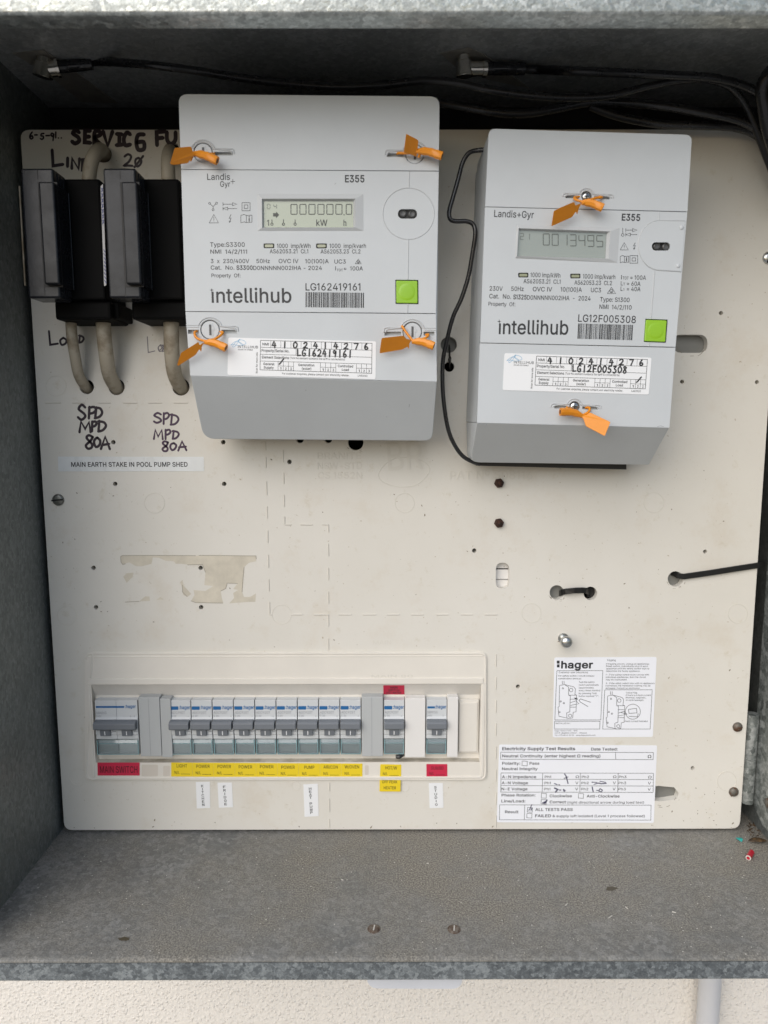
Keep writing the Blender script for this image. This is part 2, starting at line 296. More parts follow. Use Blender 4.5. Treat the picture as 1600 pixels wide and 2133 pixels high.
8 453 226 -7,178 -2,136 11,101 33,74 62,57 96,52 135,55 166,65 195,81 220,101 241,125 256,153 265,153 267,119 282,93 308,76 342,70 380,75 417,90 450,114 477,146 498,184 511,226 516,269 511,306 498,337 477,361 450,377 417,382 380,376 342,359 308,333 282,300 267,300 265,327 256,351 241,372 220,387 195,397 166,401 135,395 96,378 62,352 33,317 11,275 -2|226 49,258 52,285 60,307 74,323 91,333 113,337 139,333 165,322 189,305 208,283 223,256 232,226 235,196 232,169 223,147 208,130 189,119 165,115 139,119 113,129 91,145 74,167 60,195 52|226 290,252 292,274 300,293 313,307 330,316 351,319 376,316 399,308 420,294 437,275 449,252 457,226 460,200 457,177 449,159 437,145 420,136 399,133 376,136 351,145 330,159 313,178 300,201 292
9 453 226 516,271 510,310 494,343 468,368 434,384 393,389 347,385 309,373 270,350 224,315 168,200 0,130 0,301 248,307 248,287 221,257 202,238 196,218 195,175 199,137 214,106 237,83 269,68 307,64 352,69 397,85 436,110 469,143 494,182 510|226 460,199 457,174 446,154 429,138 407,129 381,125 352,129 322,138 295,154 274,174 257,199 247,226 243,254 247,279 257,299 273,314 295,324 321,327 350,324 381,314 407,299 429,279 446,254 457
. 188 95 -4,78 -1,63 9,53 24,50 41,53 59,63 73,78 83,95 87,113 83,128 73,138 59,141 41,138 24,128 9,113 -1
, 188 38 -119,68 71,137 71,84 -119
: 188 95 -4,78 -1,63 9,53 24,50 41,53 59,63 73,78 83,95 87,113 83,128 73,138 59,141 41,138 24,128 9,113 -1|95 271,78 274,63 284,53 299,50 316,53 334,63 349,78 359,95 362,113 359,128 349,138 334,141 316,138 299,128 284,113 274
; 188 38 -119,68 71,137 71,84 -119|103 271,86 274,71 284,61 299,58 316,61 334,71 349,86 359,103 362,121 359,136 349,146 334,149 316,146 299,136 284,121 274
/ 249 235 533,71 -76,14 -76,178 533
( 273 89 207,92 264,101 324,109 364,119 403,132 441,153 494,177 539,236 539,212 485,191 428,174 370,161 313,154 258,151 207,154 161,160 115,172 67,188 16,202 -19,218 -57,236 -96,177 -96,150 -46,128 4,111 55,99 106,92 156
) 273 37 -96,56 -56,72 -18,86 18,102 69,113 116,120 162,122 207,119 258,112 313,99 370,82 428,62 485,37 539,97 539,121 494,142 441,154 403,164 364,173 323,181 264,184 207,182 156,174 104,161 53,144 3,123 -47,97 -96
- 453 337 244,337 188,114 188,114 244
+ 453 198 34,198 364,255 364,255 34|61 172,61 226,391 226,391 172
= 453 72 245,72 301,381 301,381 245|72 97,72 153,381 153,381 97
& 448 197 -7,150 -2,110 12,78 34,54 62,39 96,34 133,37 163,47 189,63 213,85 235,140 279,216 335,237 352,255 375,262 405,258 427,245 445,226 457,201 461,168 453,145 431,139 416,137 399,139 380,145 363,169 327,204 284,438 0,364 0,171 231,121 293,102 319,87 344,78 370,75 398,79 430,91 458,109 481,134 499,165 510,200 513,235 510,266 499,290 482,308 459,320 433,324 404,322 382,315 362,305 342,291 325,256 293,154 217,128 195,110 174,100 154,97 131,100 108,109 87,124 70,143 57,166 49,193 46,223 50,251 59,278 75,301 95,321 121,336 151,346 186,349 224,408 224,405 180,397 144,385 115,371 92,345 62,333 47,305 23,271 7,234 -3
' 206 78 318,70 509,136 509,128 318
" 321 78 318,70 509,136 509,128 318|193 318,185 509,250 509,243 318
º 335 167 221,127 225,93 239,64 262,43 291,30 327,26 368,30 410,43 447,64 476,93 498,127 512,167 517,207 512,242 498,270 476,291 447,304 410,309 368,304 327,291 291,270 261,242 239,207 225|167 269,193 273,214 283,230 299,241 319,248 342,250 368,248 395,241 419,230 439,214 455,193 465,167 468,142 465,121 455,105 439,94 419,87 395,85 368,87 342,94 319,105 299,121 283,142 273
Ω 536 42 0,42 57,166 57,166 81,128 97,97 121,73 152,55 189,44 232,40 278,44 328,57 374,77 414,104 449,137 477,176 498,220 511,268 516,316 511,360 498,398 477,432 449,459 414,479 374,491 328,495 278,492 232,481 189,463 152,439 121,408 97,370 81,370 57,494 57,494 0,311 0,311 102,361 125,399 163,423 214,431 277,425 329,410 373,386 408,354 434,314 450,268 455,222 450,182 434,150 408,125 373,110 329,105 277,113 214,136 163,174 125,225 102,225 0
ı 167 53 0,53 379,114 379,114 0
  188 
"""
FONT = {}
for _l in GLYPHS.strip('\n').split('\n'):
    _p = _l[2:].split(' ', 1)
    FONT[_l[0]] = (int(_p[0]), [[tuple(map(int, q.split(' '))) for q in k.split(',')] for k in _p[1].split('|') if k] if len(_p) > 1 else [])
FONT['I'] = (185, [[(60, 0), (60, 509), (125, 509), (125, 0)]])
FONT['1'] = (285, [[(130, 0), (130, 434), (30, 362), (30, 428), (138, 509), (195, 509), (195, 0)]])
from mathutils.geometry import delaunay_2d_cdt
_tri = {}
def char_tris(ch, bold):
    """triangles of one character, its strokes swollen by bold on each side (non-zero winding fill)"""
    if (ch, bold) in _tri: return _tri[(ch, bold)]
    V, E, loops = [], [], []
    for con in FONT[ch][1]:
        P = [Vector((x/1000, y/1000)) for x, y in con]
        n = len(P); Q = []
        for i in range(n):
            u = (P[i]-P[i-1]).normalized(); v = (P[(i+1) % n]-P[i]).normalized()
            nn = Vector((-u.y-v.y, u.x+v.x))
            nn = nn*(2/max(nn.length_squared, 1.6))
            Q.append(P[i]+nn*bold)
        k = len(V); V += Q; loops.append(Q)
        E += [(k+i, k+(i+1) % n) for i in range(n)]
    if not V:
        _tri[(ch, bold)] = ([], []); return [], []
    vo, _, fo, _, _, _ = delaunay_2d_cdt(V, E, [], 0, 1e-5, False)
    keep = []
    for f in fo:
        c = sum((vo[i] for i in f), Vector((0, 0)))/len(f)
        wn = 0
        for L in loops:
            for i in range(len(L)):
                a, b = L[i-1], L[i]
                if (a.y <= c.y) != (b.y <= c.y):
                    if a.x+(c.y-a.y)/(b.y-a.y)*(b.x-a.x) > c.x: wn += 1 if b.y > a.y else -1
        if wn < 0: keep.append(tuple(f))
    _tri[(ch, bold)] = ([tuple(v) for v in vo], keep)
    return _tri[(ch, bold)]
_gc = {}
def glyphs(s, bold):
    bold = round(bold*.75+.006, 4)
    k = (s, bold)
    if k in _gc: return _gc[k]
    vs, fs, x = [], [], 0
    for ch in s:
        v, f = char_tris(ch, bold)
        n = len(vs)
        vs += [(p[0]+x/1000, p[1]) for p in v]; fs += [tuple(i+n for i in q) for q in f]
        x += FONT[ch][0]+bold*600
    used = {i for q in fs for i in q}
    mp = {i: j for j, i in enumerate(sorted(used))}
    vs = [vs[i] for i in sorted(used)]; fs = [tuple(mp[i] for i in q) for q in fs]
    _gc[k] = (vs, fs, min(v[0] for v in vs), max(v[0] for v in vs), 0.509)
    return _gc[k]

def thing(name, label, cat, origin, group=None):
    o = bpy.data.objects.new(name, None)
    o.empty_display_size = .02
    C.objects.link(o)
    o.location = Vector(origin)*S
    o['_o'] = list(origin)
    return tag(o, label, cat, group)

def tag(o, label, cat, group=None):
    o['label'] = label; o['category'] = cat
    if group: o['group'] = group
    return o

def dup(o, dx=0.0, dz=0.0, skip=()):
    c = o.copy(); C.objects.link(c)
    c.location = o.location+Vector((dx*S, 0, dz*S))
    c['_o'] = [o['_o'][0]+dx, o['_o'][1], o['_o'][2]+dz]
    for ch in o.children:
        if ch.name.split('.')[0] in skip: continue
        k = ch.copy(); C.objects.link(k); k.parent = c; k['_o'] = c['_o']
        for g in ch.children:
            q = g.copy(); C.objects.link(q); q.parent = k; q['_o'] = c['_o']
    return c

def rrect(x0, y0, x1, y1, r, n=5):
    """rounded rectangle in photo px (y down)"""
    out = []
    for cx, cy, a0 in ((x1-r, y0+r, -90), (x1-r, y1-r, 0), (x0+r, y1-r, 90), (x0+r, y0+r, 180)):
        for k in range(n+1):
            a = R(a0+90*k/n)
            out.append((cx+r*math.cos(a), cy+r*math.sin(a)))
    return out

def rquad(q, r, n=4):
    """quad in photo px with rounded corners"""
    out = []
    m = len(q)
    for i in range(m):
        p = Vector(q[i]); a = Vector(q[i-1])-p; b = Vector(q[(i+1) % m])-p
        rr = r[i] if isinstance(r, (list, tuple)) else r
        if rr <= 0: out.append(tuple(p)); continue
        p0 = p+a.normalized()*rr; p2 = p+b.normalized()*rr
        for k in range(n+1):
            t = k/n
            out.append(tuple(p0*(1-t)**2+p*2*t*(1-t)+p2*t*t))
    return out

def circ(cx, cy, r, n=24, ry=None):
    ry = ry or r
    return [(cx+r*math.cos(2*math.pi*k/n), cy+ry*math.sin(2*math.pi*k/n)) for k in range(n)]

def A(pts, d): return [at(x, y, d) for x, y in pts]

def bil(q):
    """unit square -> photo quad (TL, TR, BR, BL)"""
    def f(u, v):
        a = [(q[0][i]*(1-u)+q[1][i]*u)*(1-v)+(q[3][i]*(1-u)+q[2][i]*u)*v for i in (0, 1)]
        return (a[0], a[1])
    return f

# ---- handwriting: strokes in a unit box (x right, y down)
HW = {
 '0': [[(.55, 0), (.15, .2), (.05, .6), (.35, 1), (.8, .8), (.95, .35), (.55, 0)]],
 '1': [[(.55, 0), (.5, 1)]],
 '2': [[(.1, .2), (.5, 0), (.85, .2), (.6, .6), (.05, .95), (.5, .92), (1, .95)]],
 '3': [[(.1, .05), (.8, .05), (.4, .4), (.9, .65), (.5, 1), (.05, .9)]],
 '4': [[(.45, 0), (.05, .6), (.95, .6)], [(.7, .25), (.65, 1)]],
 '5': [[(.9, .02), (.3, .05), (.2, .42), (.7, .45), (.8, .8), (.4, 1), (.05, .9)]],
 '6': [[(.65, 0), (.2, .45), (.15, .85), (.5, 1), (.85, .8), (.6, .55), (.2, .7)]],
 '7': [[(.05, .05), (.95, .05), (.45, 1)]],
 '8': [[(.85, .12), (.4, 0), (.15, .2), (.75, .65), (.7, .95), (.3, 1), (.1, .75), (.6, .4), (.85, .12)]],
 '9': [[(.8, .25), (.4, .05), (.15, .3), (.5, .5), (.8, .2), (.75, .6), (.6, 1)]],
 'L': [[(.1, 0), (.2, 1), (1, .9)]],
 'G': [[(.9, .15), (.5, 0), (.1, .4), (.2, .9), (.7, .95), (.85, .6), (.5, .6)]],
 'F': [[(.2, 1), (.15, .05), (1, 0)], [(.15, .5), (.8, .45)]],
 'S': [[(.85, .15), (.45, 0), (.1, .25), (.7, .55), (.85, .8), (.4, 1), (.05, .85)]],
 'P': [[(.15, 0), (.1, 1)], [(.1, .1), (.7, .0), (.95, .25), (.6, .5), (.15, .55)]],
 'D': [[(.2, 0), (.1, 1)], [(.05, .05), (.7, .15), (.95, .5), (.6, .9), (.05, 1)]],
 'M': [[(.05, 1), (.2, 0), (.5, .7), (.85, 0), (.95, 1)]],
 'A': [[(.05, 1), (.5, 0), (.95, 1)], [(.2, .65), (.9, .6)]],
 'E': [[(.9, .05), (.15, .05), (.1, .95), (.95, 1)], [(.12, .5), (.8, .5)]],
 'R': [[(.1, 1), (.1, .05), (.7, 0), (.9, .25), (.2, .5), (.95, 1)]],
 'V': [[(.05, 0), (.5, 1), (.95, 0)]],
 'I': [[(.1, .05), (.9, .05)], [(.5, .05), (.5, .95)], [(.05, .95), (.95, .95)]],
 'i': [[(.5, 0), (.5, 1)]],
 'C': [[(.9, .15), (.5, 0), (.1, .45), (.3, .95), (.9, .9)]],
 'e': [[(.9, .05), (.3, .1), (.1, .6), (.3, 1), (.9, .95), (.9, .55), (.2, .55)]],
 'U': [[(.1, 0), (.1, .7), (.5, 1), (.9, .7), (.9, 0)]],
 'N': [[(.05, 1), (.1, 0), (.85, 1), (.95, 0)]],
 'o': [[(.5, 0), (.1, .4), (.3, 1), (.8, .8), (.9, .3), (.5, 0)]],
 '/': [[(0, 1), (1, 0)]],
 '-': [[(.05, .5), (.95, .45)]],
 '.': [[(.45, .95), (.55, .95)]],
}
ROUND = set('0235689GSPDCeUoR')
def hand(mb, ch, x0, x1, y0, y1, wpx, d, proj=None):
    for st in HW[ch]:
        pts = [(x0+(x1-x0)*(u+random.uniform(-.03, .03)), y0+(y1-y0)*(v+random.uniform(-.03, .03))) for u, v in st]
        if ch in ROUND and len(pts) > 3:
            P = []
            for i in range(len(pts)-1):
                p0, p1, p2, p3 = [Vector(pts[min(max(j, 0), len(pts)-1)]) for j in (i-1, i, i+1, i+2)]
                for k in range(4):
                    t = k/4
                    P.append(tuple(.5*((2*p1)+(p2-p0)*t+(2*p0-5*p1+4*p2-p3)*t*t+(3*p1-p0-3*p2+p3)*t**3)))
            P.append(pts[-1]); pts = P
        if proj: pts = [proj(*p) for p in pts]
        hand.k += 1
        mb.pxline(pts, wpx, d, lift=.004*(hand.k % 7))
hand.k = 0

# seven segment digits for the displays
SEG = {'0': 'abcdef', '1': 'bc', '2': 'abged', '3': 'abgcd', '4': 'fgbc', '5': 'afgcd', '6': 'afgedc', '7': 'abc', '8': 'abcdefg', '9': 'abcdfg'}
def seg7(mb, ch, x, y, wd, h, t, d, proj):
    a, b, g = (x, y), (x+wd, y), t*.55
    m = y+h/2
    L = {'a': ((x+g, y), (x+wd-g, y)), 'd': ((x+g, y+h), (x+wd-g, y+h)), 'g': ((x+g, m), (x+wd-g, m)),
         'f': ((x, y+g), (x, m-g)), 'b': ((x+wd, y+g), (x+wd, m-g)), 'e': ((x, m+g), (x, y+h-g)), 'c': ((x+wd, m+g), (x+wd, y+h-g))}
    for s in SEG[ch]:
        mb.pxline([proj(*p) for p in L[s]], t, d)

# ------------------------------------------------------------------ materials
def mat(name, col, rough=.5, metal=0.0, var=0.0, vs=40, bump=0.0, bs=4, spec=.5, coat=0.0, rvar=0.0, col2=None, fac=(.4, .6), detail=5):
    m = bpy.data.materials.new(name); m.use_nodes = True
    n = m.node_tree; p = n.nodes['Principled BSDF']
    col = hexc(col) if isinstance(col, str) else col
    p.inputs['Base Color'].default_value = (*col, 1)
    p.inputs['Roughness'].default_value = rough
    p.inputs['Metallic'].default_value = metal
    p.inputs['Specular IOR Level'].default_value = spec
    p.inputs['Coat Weight'].default_value = coat
    p.inputs['Coat Roughness'].default_value = .08
    tc = n.nodes.new('ShaderNodeTexCoord')
    if var or col2 or rvar:
        ns = n.nodes.new('ShaderNodeTexNoise'); ns.inputs['Scale'].default_value = 1000/vs
        ns.inputs['Detail'].default_value = detail; ns.inputs['Roughness'].default_value = .62
        n.links.new(tc.outputs['Object'], ns.inputs['Vector'])
        if var or col2:
            r = n.nodes.new('ShaderNodeValToRGB')
            c2 = (hexc(col2) if isinstance(col2, str) else col2) if col2 else None
            r.color_ramp.elements[0].position, r.color_ramp.elements[1].position = (fac if col2 else (.3, .7))
            r.color_ramp.elements[0].color = (*(c2 or [c*(1-var) for c in col]), 1)
            r.color_ramp.elements[1].color = (*(col if col2 else [min(1, c*(1+var)) for c in col]), 1)
            n.links.new(ns.outputs['Fac'], r.inputs['Fac']); n.links.new(r.outputs['Color'], p.inputs['Base Color'])
        if rvar:
            q = n.nodes.new('ShaderNodeMapRange')
            q.inputs['From Min'].default_value, q.inputs['From Max'].default_value = .3, .7
            q.inputs['To Min'].default_value, q.inputs['To Max'].default_value = rough-rvar, rough+rvar
            n.links.new(ns.outputs['Fac'], q.inputs['Value']); n.links.new(q.outputs['Result'], p.inputs['Roughness'])
    if bump:
        nb = n.nodes.new('ShaderNodeTexNoise'); nb.inputs['Scale'].default_value = 1000/bs; nb.inputs['Detail'].default_value = 4
        n.links.new(tc.outputs['Object'], nb.inputs['Vector'])
        b = n.nodes.new('ShaderNodeBump'); b.inputs['Strength'].default_value = bump; b.inputs['Distance'].default_value = bs*S*.3
        n.links.new(nb.outputs['Fac'], b.inputs['Height']); n.links.new(b.outputs['Normal'], p.inputs['Normal'])
    return m

def galv(name, c0, c1, c2, metal=.6, rough=.45, cell=5.0, dust=None, dustf=(.4, .6), dscale=60, flecks=.0, stretch=(1, 1, 1)):
    """hot-dip galvanised sheet: crystal spangles, blotchy zinc bloom, optional settled dust"""
    m = bpy.data.materials.new(name); m.use_nodes = True
    n = m.node_tree; N = n.nodes.new; K = n.links.new
    p = n.nodes['Principled BSDF']
    tc = N('ShaderNodeTexCoord')
    mp = N('ShaderNodeMapping'); mp.inputs['Scale'].default_value = stretch; K(tc.outputs['Object'], mp.inputs['Vector'])
    ds = N('ShaderNodeTexNoise'); ds.inputs['Scale'].default_value = 400; ds.inputs['Detail'].default_value = 3
    K(mp.outputs['Vector'], ds.inputs['Vector'])
    mx = N('ShaderNodeMix'); mx.data_type = 'VECTOR'; mx.inputs['Factor'].default_value = .004
    K(mp.outputs['Vector'], mx.inputs['A']); K(ds.outputs['Color'], mx.inputs['B'])
    v = N('ShaderNodeTexVoronoi'); v.inputs['Scale'].default_value = 1000/cell; K(mx.outputs['Result'], v.inputs['Vector'])
    v2 = N('ShaderNodeTexVoronoi'); v2.inputs['Scale'].default_value = 1000/(cell*.38); K(mx.outputs['Result'], v2.inputs['Vector'])
    sp = N('ShaderNodeSeparateColor'); K(v.outputs['Color'], sp.inputs['Color'])
    sp2 = N('ShaderNodeSeparateColor'); K(v2.outputs['Color'], sp2.inputs['Color'])
    big = N('ShaderNodeTexNoise'); big.inputs['Scale'].default_value = 1000/45; big.inputs['Detail'].default_value = 6
    K(tc.outputs['Object'], big.inputs['Vector'])
    a1 = N('ShaderNodeMath'); a1.operation = 'MULTIPLY_ADD'; a1.inputs[1].default_value = .45
    K(sp.outputs['Red'], a1.inputs[0]); 
    a2 = N('ShaderNodeMath'); a2.operation = 'MULTIPLY'; a2.inputs[1].default_value = .25; K(sp2.outputs['Red'], a2.inputs[0])
    K(a2.outputs[0], a1.inputs[2])
    a3 = N('ShaderNodeMath'); a3.operation = 'MULTIPLY_ADD'; a3.inputs[1].default_value = .6
    K(big.outputs['Fac'], a3.inputs[0]); K(a1.outputs[0], a3.inputs[2])
    cr = N('ShaderNodeValToRGB'); e = cr.color_ramp.elements
    e[0].position, e[1].position = .3, .95
    e[0].color = (*c0, 1); e[1].color = (*c2, 1)
    k = e.new(.62); k.color = (*c1, 1)
    K(a3.outputs[0], cr.inputs['Fac'])
    rr = N('ShaderNodeMapRange'); rr.inputs['To Min'].default_value = rough-.12; rr.inputs['To Max'].default_value = rough+.15
    K(sp.outputs['Green'], rr.inputs['Value'])
    col, ro, me = cr.outputs['Color'], rr.outputs['Result'], None
    if dust:
        dn = N('ShaderNodeTexNoise'); dn.inputs['Scale'].default_value = 1000/dscale; dn.inputs['Detail'].default_value = 9; dn.inputs['Roughness'].default_value = .72
        K(tc.outputs['Object'], dn.inputs['Vector'])
        dr = N('ShaderNodeMapRange'); dr.inputs['From Min'].default_value, dr.inputs['From Max'].default_value = dustf
        K(dn.outputs['Fac'], dr.inputs['Value'])
        fn = N('ShaderNodeTexNoise'); fn.inputs['Scale'].default_value = 1000/1.15; fn.inputs['Detail'].default_value = 3
        K(tc.outputs['Object'], fn.inputs['Vector'])
        fr = N('ShaderNodeValToRGB'); fr.color_ramp.elements[0].position = .36; fr.color_ramp.elements[1].position = .68
        fr.color_ramp.elements[0].color = (*[c*.52 for c in dust], 1); fr.color_ramp.elements[1].color = (*[c*1.65 for c in dust], 1)
        K(fn.outputs['Fac'], fr.inputs['Fac'])
        m1 = N('ShaderNodeMix'); m1.data_type = 'RGBA'; K(dr.outputs['Result'], m1.inputs['Factor']); K(col, m1.inputs['A']); K(fr.outputs['Color'], m1.inputs['B'])
        m2 = N('ShaderNodeMix'); K(dr.outputs['Result'], m2.inputs['Factor']); K(ro, m2.inputs['A']); m2.inputs['B'].default_value = .8
        m3 = N('ShaderNodeMix'); K(dr.outputs['Result'], m3.inputs['Factor']); m3.inputs['A'].default_value = metal; m3.inputs['B'].default_value = .05
        col, ro, me = m1.outputs['Result'], m2.outputs['Result'], m3.outputs['Result']
    K(col, p.inputs['Base Color']); K(ro, p.inputs['Roughness'])
    if me: K(me, p.inputs['Metallic'])
    else: p.inputs['Metallic'].default_value = metal
    b = N('ShaderNodeBump'); b.inputs['Strength'].default_value = .35; b.inputs['Distance'].default_value = .0006
    bn = N('ShaderNodeTexNoise'); bn.inputs['Scale'].default_value = 1000/2.2; bn.inputs['Detail'].default_value = 3
    K(tc.outputs['Object'], bn.inputs['Vector']); K(bn.outputs['Fac'], b.inputs['Height']); K(b.outputs['Normal'], p.inputs['Normal'])
    return m

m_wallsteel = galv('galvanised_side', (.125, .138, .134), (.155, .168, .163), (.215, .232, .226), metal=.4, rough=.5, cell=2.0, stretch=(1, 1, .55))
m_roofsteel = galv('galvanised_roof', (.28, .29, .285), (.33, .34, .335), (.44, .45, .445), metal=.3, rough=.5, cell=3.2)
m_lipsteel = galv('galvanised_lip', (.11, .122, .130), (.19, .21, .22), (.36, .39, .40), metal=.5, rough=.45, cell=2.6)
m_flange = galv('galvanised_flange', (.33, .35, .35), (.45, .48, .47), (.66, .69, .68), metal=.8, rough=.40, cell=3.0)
m_shelf = galv('dusty_shelf', (.14, .143, .14), (.195, .198, .192), (.31, .31, .30), metal=.25, rough=.6, cell=3.0,
               dust=(.215, .20, .17), dustf=(.40, .60), dscale=240)

def board_mat():
    m = mat('cream_panel', (.70, .665, .595), rough=.5, bump=.08, bs=3, spec=.35)
    n = m.node_tree; N = n.nodes.new; K = n.links.new; p = n.nodes['Principled BSDF']
    tc = N('ShaderNodeTexCoord')
    def noise(s, d=6, r=.6):
        x = N('ShaderNodeTexNoise'); x.inputs['Scale'].default_value = 1000/s; x.inputs['Detail'].default_value = d; x.inputs['Roughness'].default_value = r
        K(tc.outputs['Object'], x.inputs['Vector']); return x.outputs['Fac']
    def ramp(f, a, b, ca, cb):
        x = N('ShaderNodeValToRGB'); e = x.color_ramp.elements; e[0].position, e[1].position = a, b
        e[0].color = (*ca, 1); e[1].color = (*cb, 1); K(f, x.inputs['Fac']); return x.outputs['Color']
    def mul(a, b):
        x = N('ShaderNodeMix'); x.data_type = 'RGBA'; x.blend_type = 'MULTIPLY'; x.inputs['Factor'].default_value = 1
        K(a, x.inputs['A']); K(b, x.inputs['B']); return x.outputs['Result']
    c = ramp(noise(160), .3, .7, (.655, .628, .565), (.712, .688, .632))
    c = mul(c, ramp(noise(46, 8, .7), .54, .74, (1, 1, 1), (.94, .905, .86)))      # pinkish handling stains
    c = mul(c, ramp(noise(9, 6, .7), .60, .78, (1, 1, 1), (.87, .84, .77)))        # small smudges
    c = mul(c, ramp(noise(2.6, 2), .72, .80, (1, 1, 1), (.55, .47, .36)))          # specks
    K(c, p.inputs['Base Color'])
    return m
m_board = board_mat()
m_emboss = mat('cream_panel_moulding', (.65, .622, .558), rough=.5)
m_frame = mat('cream_escutcheon', (.72, .685, .62), rough=.4, var=.05, vs=60)
m_dirtledge = mat('dusty_ledge', (.42, .38, .31), rough=.8, col2=(.62, .58, .50), vs=18)
m_chamfer = mat('cream_chamfer_scuffed', (.66, .63, .58), rough=.5, var=.06, vs=25)
m_hole = mat('blind_hole_grey', (.20, .20, .185), rough=.7, var=.1)
m_residue = mat('old_glue_film', (.60, .555, .46), rough=.35, var=.12, vs=12)
m_resedge = mat('lifted_glue_edge', (.36, .32, .26), rough=.6)
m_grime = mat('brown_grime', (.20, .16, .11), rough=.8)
m_ink = mat('purple_black_marker', (.020, .010, .020), rough=.45)
m_ink2 = mat('purple_marker', (.045, .016, .05), rough=.45)
m_pencil = mat('grey_pencil', (.20, .18, .20), rough=.6)
m_black = mat('printing_black', (.025, .026, .028), rough=.5)
m_grey = mat('printing_grey', (.28, .29, .31), rough=.5)
m_dark = mat('black_recess', (.01, .01, .01), rough=.6)
m_meter = mat('meter_grey_plastic', (.535, .562, .578), rough=.42, var=.03, vs=45, bump=.05, bs=1.2)
m_meter2 = mat('meter_grey_plastic_lower', (.53, .556, .572), rough=.45, var=.03, vs=45, bump=.05, bs=1.2)
m_groove = mat('meter_moulded_edge', (.50, .52, .53), rough=.45)
m_lcd = mat('display_glass', (.315, .35, .25), rough=.25, coat=1.0)
m_lcd2 = mat('display_glass_clear', (.30, .325, .28), rough=.2, coat=1.0)
for _m in (m_lcd, m_lcd2):
    _p = _m.node_tree.nodes['Principled BSDF']; _p.inputs['Coat IOR'].default_value = 1.9 if _m == m_lcd2 else 1.5; _p.inputs['Coat Roughness'].default_value = .03
m_seg = mat('display_segments', (.055, .06, .05), rough=.4)
m_segf = mat('display_segments_faded', (.085, .095, .08), rough=.4)
m_green = mat('lime_push_button', (.27, .51, .022), rough=.3, var=.03)
m_led = mat('pulse_lamp_lens', (.30, .31, .19), rough=.2, coat=.6)
m_orange = mat('orange_seal_plastic', (.72, .25, .008), rough=.38, var=.06, vs=12)
m_white = mat('white_sticker', (.80, .81, .82), rough=.35, var=.01)
m_paper = mat('white_paper_sticker', (.82, .835, .88), rough=.4, var=.02, vs=40)
m_tape = mat('glossy_white_tape', (.70, .72, .72), rough=.3, var=.06, vs=26, rvar=.12)
m_yellow = mat('yellow_label', (.80, .60, .02), rough=.4, var=.03)
m_red = mat('crimson_label', (.56, .022, .065), rough=.4, var=.04)
m_blue = mat('blue_print', (.012, .12, .32), rough=.4)
m_lblue = mat('pale_blue_print', (.20, .42, .62), rough=.4)
m_fuse = mat('black_bakelite', (.006, .007, .009), rough=.26, spec=.26, rvar=.10, vs=22, bump=.05, bs=2, col2=(.016, .017, .021), fac=(.35, .75))
m_fusematt = mat('black_bakelite_matt', (.005, .005, .005), rough=.6, spec=.06)
m_cable = mat('aged_grey_cable', (.36, .32, .25), rough=.6, col2=(.17, .13, .08), fac=(.32, .54), vs=16, bump=.1, bs=5)
m_coax = mat('black_coax_sheath', (.012, .012, .014), rough=.28, spec=.65, rvar=.1, vs=15)
m_tie = mat('black_nylon', (.012, .012, .012), rough=.35)
m_mcb = mat('breaker_grey', (.58, .60, .61), rough=.45)
m_toggle = mat('breaker_toggle_grey', (.165, .18, .20), rough=.45)
m_blank = mat('grey_blank', (.44, .455, .455), rough=.5)
m_wblank = mat('white_blank', (.74, .725, .70), rough=.4)
m_shelfrivet = mat('brown_shelf_rivet', (.20, .17, .14), rough=.6, metal=.3, col2=(.10, .065, .045), vs=3)
m_nplate = mat('nickel_base_plate', (.34, .32, .28), rough=.55, metal=.5, var=.15, vs=10)
m_steel = mat('dull_zinc_screw', (.22, .22, .20), rough=.45, metal=.8, var=.25, vs=4)
m_zinc = mat('bright_zinc', (.55, .56, .55), rough=.28, metal=1.0)
m_nickel = mat('nickel_plated', (.74, .70, .63), rough=.2, metal=1.0, var=.1, vs=8)
m_slot = mat('slot_grey', (.09, .09, .09), rough=.6)
m_port = mat('dark_port_lens', (.09, .09, .09), rough=.3)
m_rust = mat('rusty_steel', (.075, .03, .018), rough=.75, metal=.3, col2=(.03, .018, .014), vs=3, bump=.4, bs=1.5)
m_rustgrey = mat('rusting_dome', (.16, .15, .13), rough=.55, metal=.5, col2=(.13, .06, .03), vs=6, fac=(.42, .55))
m_hinge = galv('hinge_steel', (.10, .11, .105), (.22, .24, .23), (.42, .44, .43), metal=.5, rough=.45, cell=5)
m_pvc = mat('grey_conduit', (.56, .565, .58), rough=.35, var=.02)
m_latch = mat('pale_latch_paint', (.60, .615, .65), rough=.35, var=.04, vs=30)
m_teal = mat('teal_plastic', (.03, .36, .33), rough=.4)
m_redplas = mat('red_plastic', (.45, .012, .03), rough=.35)
m_leaf = mat('dry_leaf', (.12, .07, .03), rough=.6, col2=(.03, .02, .012), vs=2)
m_scrap = mat('pale_scrap', (.55, .53, .48), rough=.6)
m_stain = mat('brown_water_stain', (.075, .062, .038), rough=.5)

def cover_mat():
    m = bpy.data.materials.new('clear_teal_cover'); m.use_nodes = True
    n = m.node_tree; n.nodes.clear(); N = n.nodes.new; K = n.links.new
    o = N('ShaderNodeOutputMaterial'); t = N('ShaderNodeBsdfTransparent'); t.inputs['Color'].default_value = (.94, .972, .978, 1)
    g = N('ShaderNodeBsdfGlossy'); g.inputs['Roughness'].default_value = .06
    f = N('ShaderNodeFresnel'); f.inputs['IOR'].default_value = 1.75
    x = N('ShaderNodeMixShader'); K(f.outputs[0], x.inputs[0]); K(t.outputs[0], x.inputs[1]); K(g.outputs[0], x.inputs[2]); K(x.outputs[0], o.inputs[0])
    return m
m_cover = cover_mat()

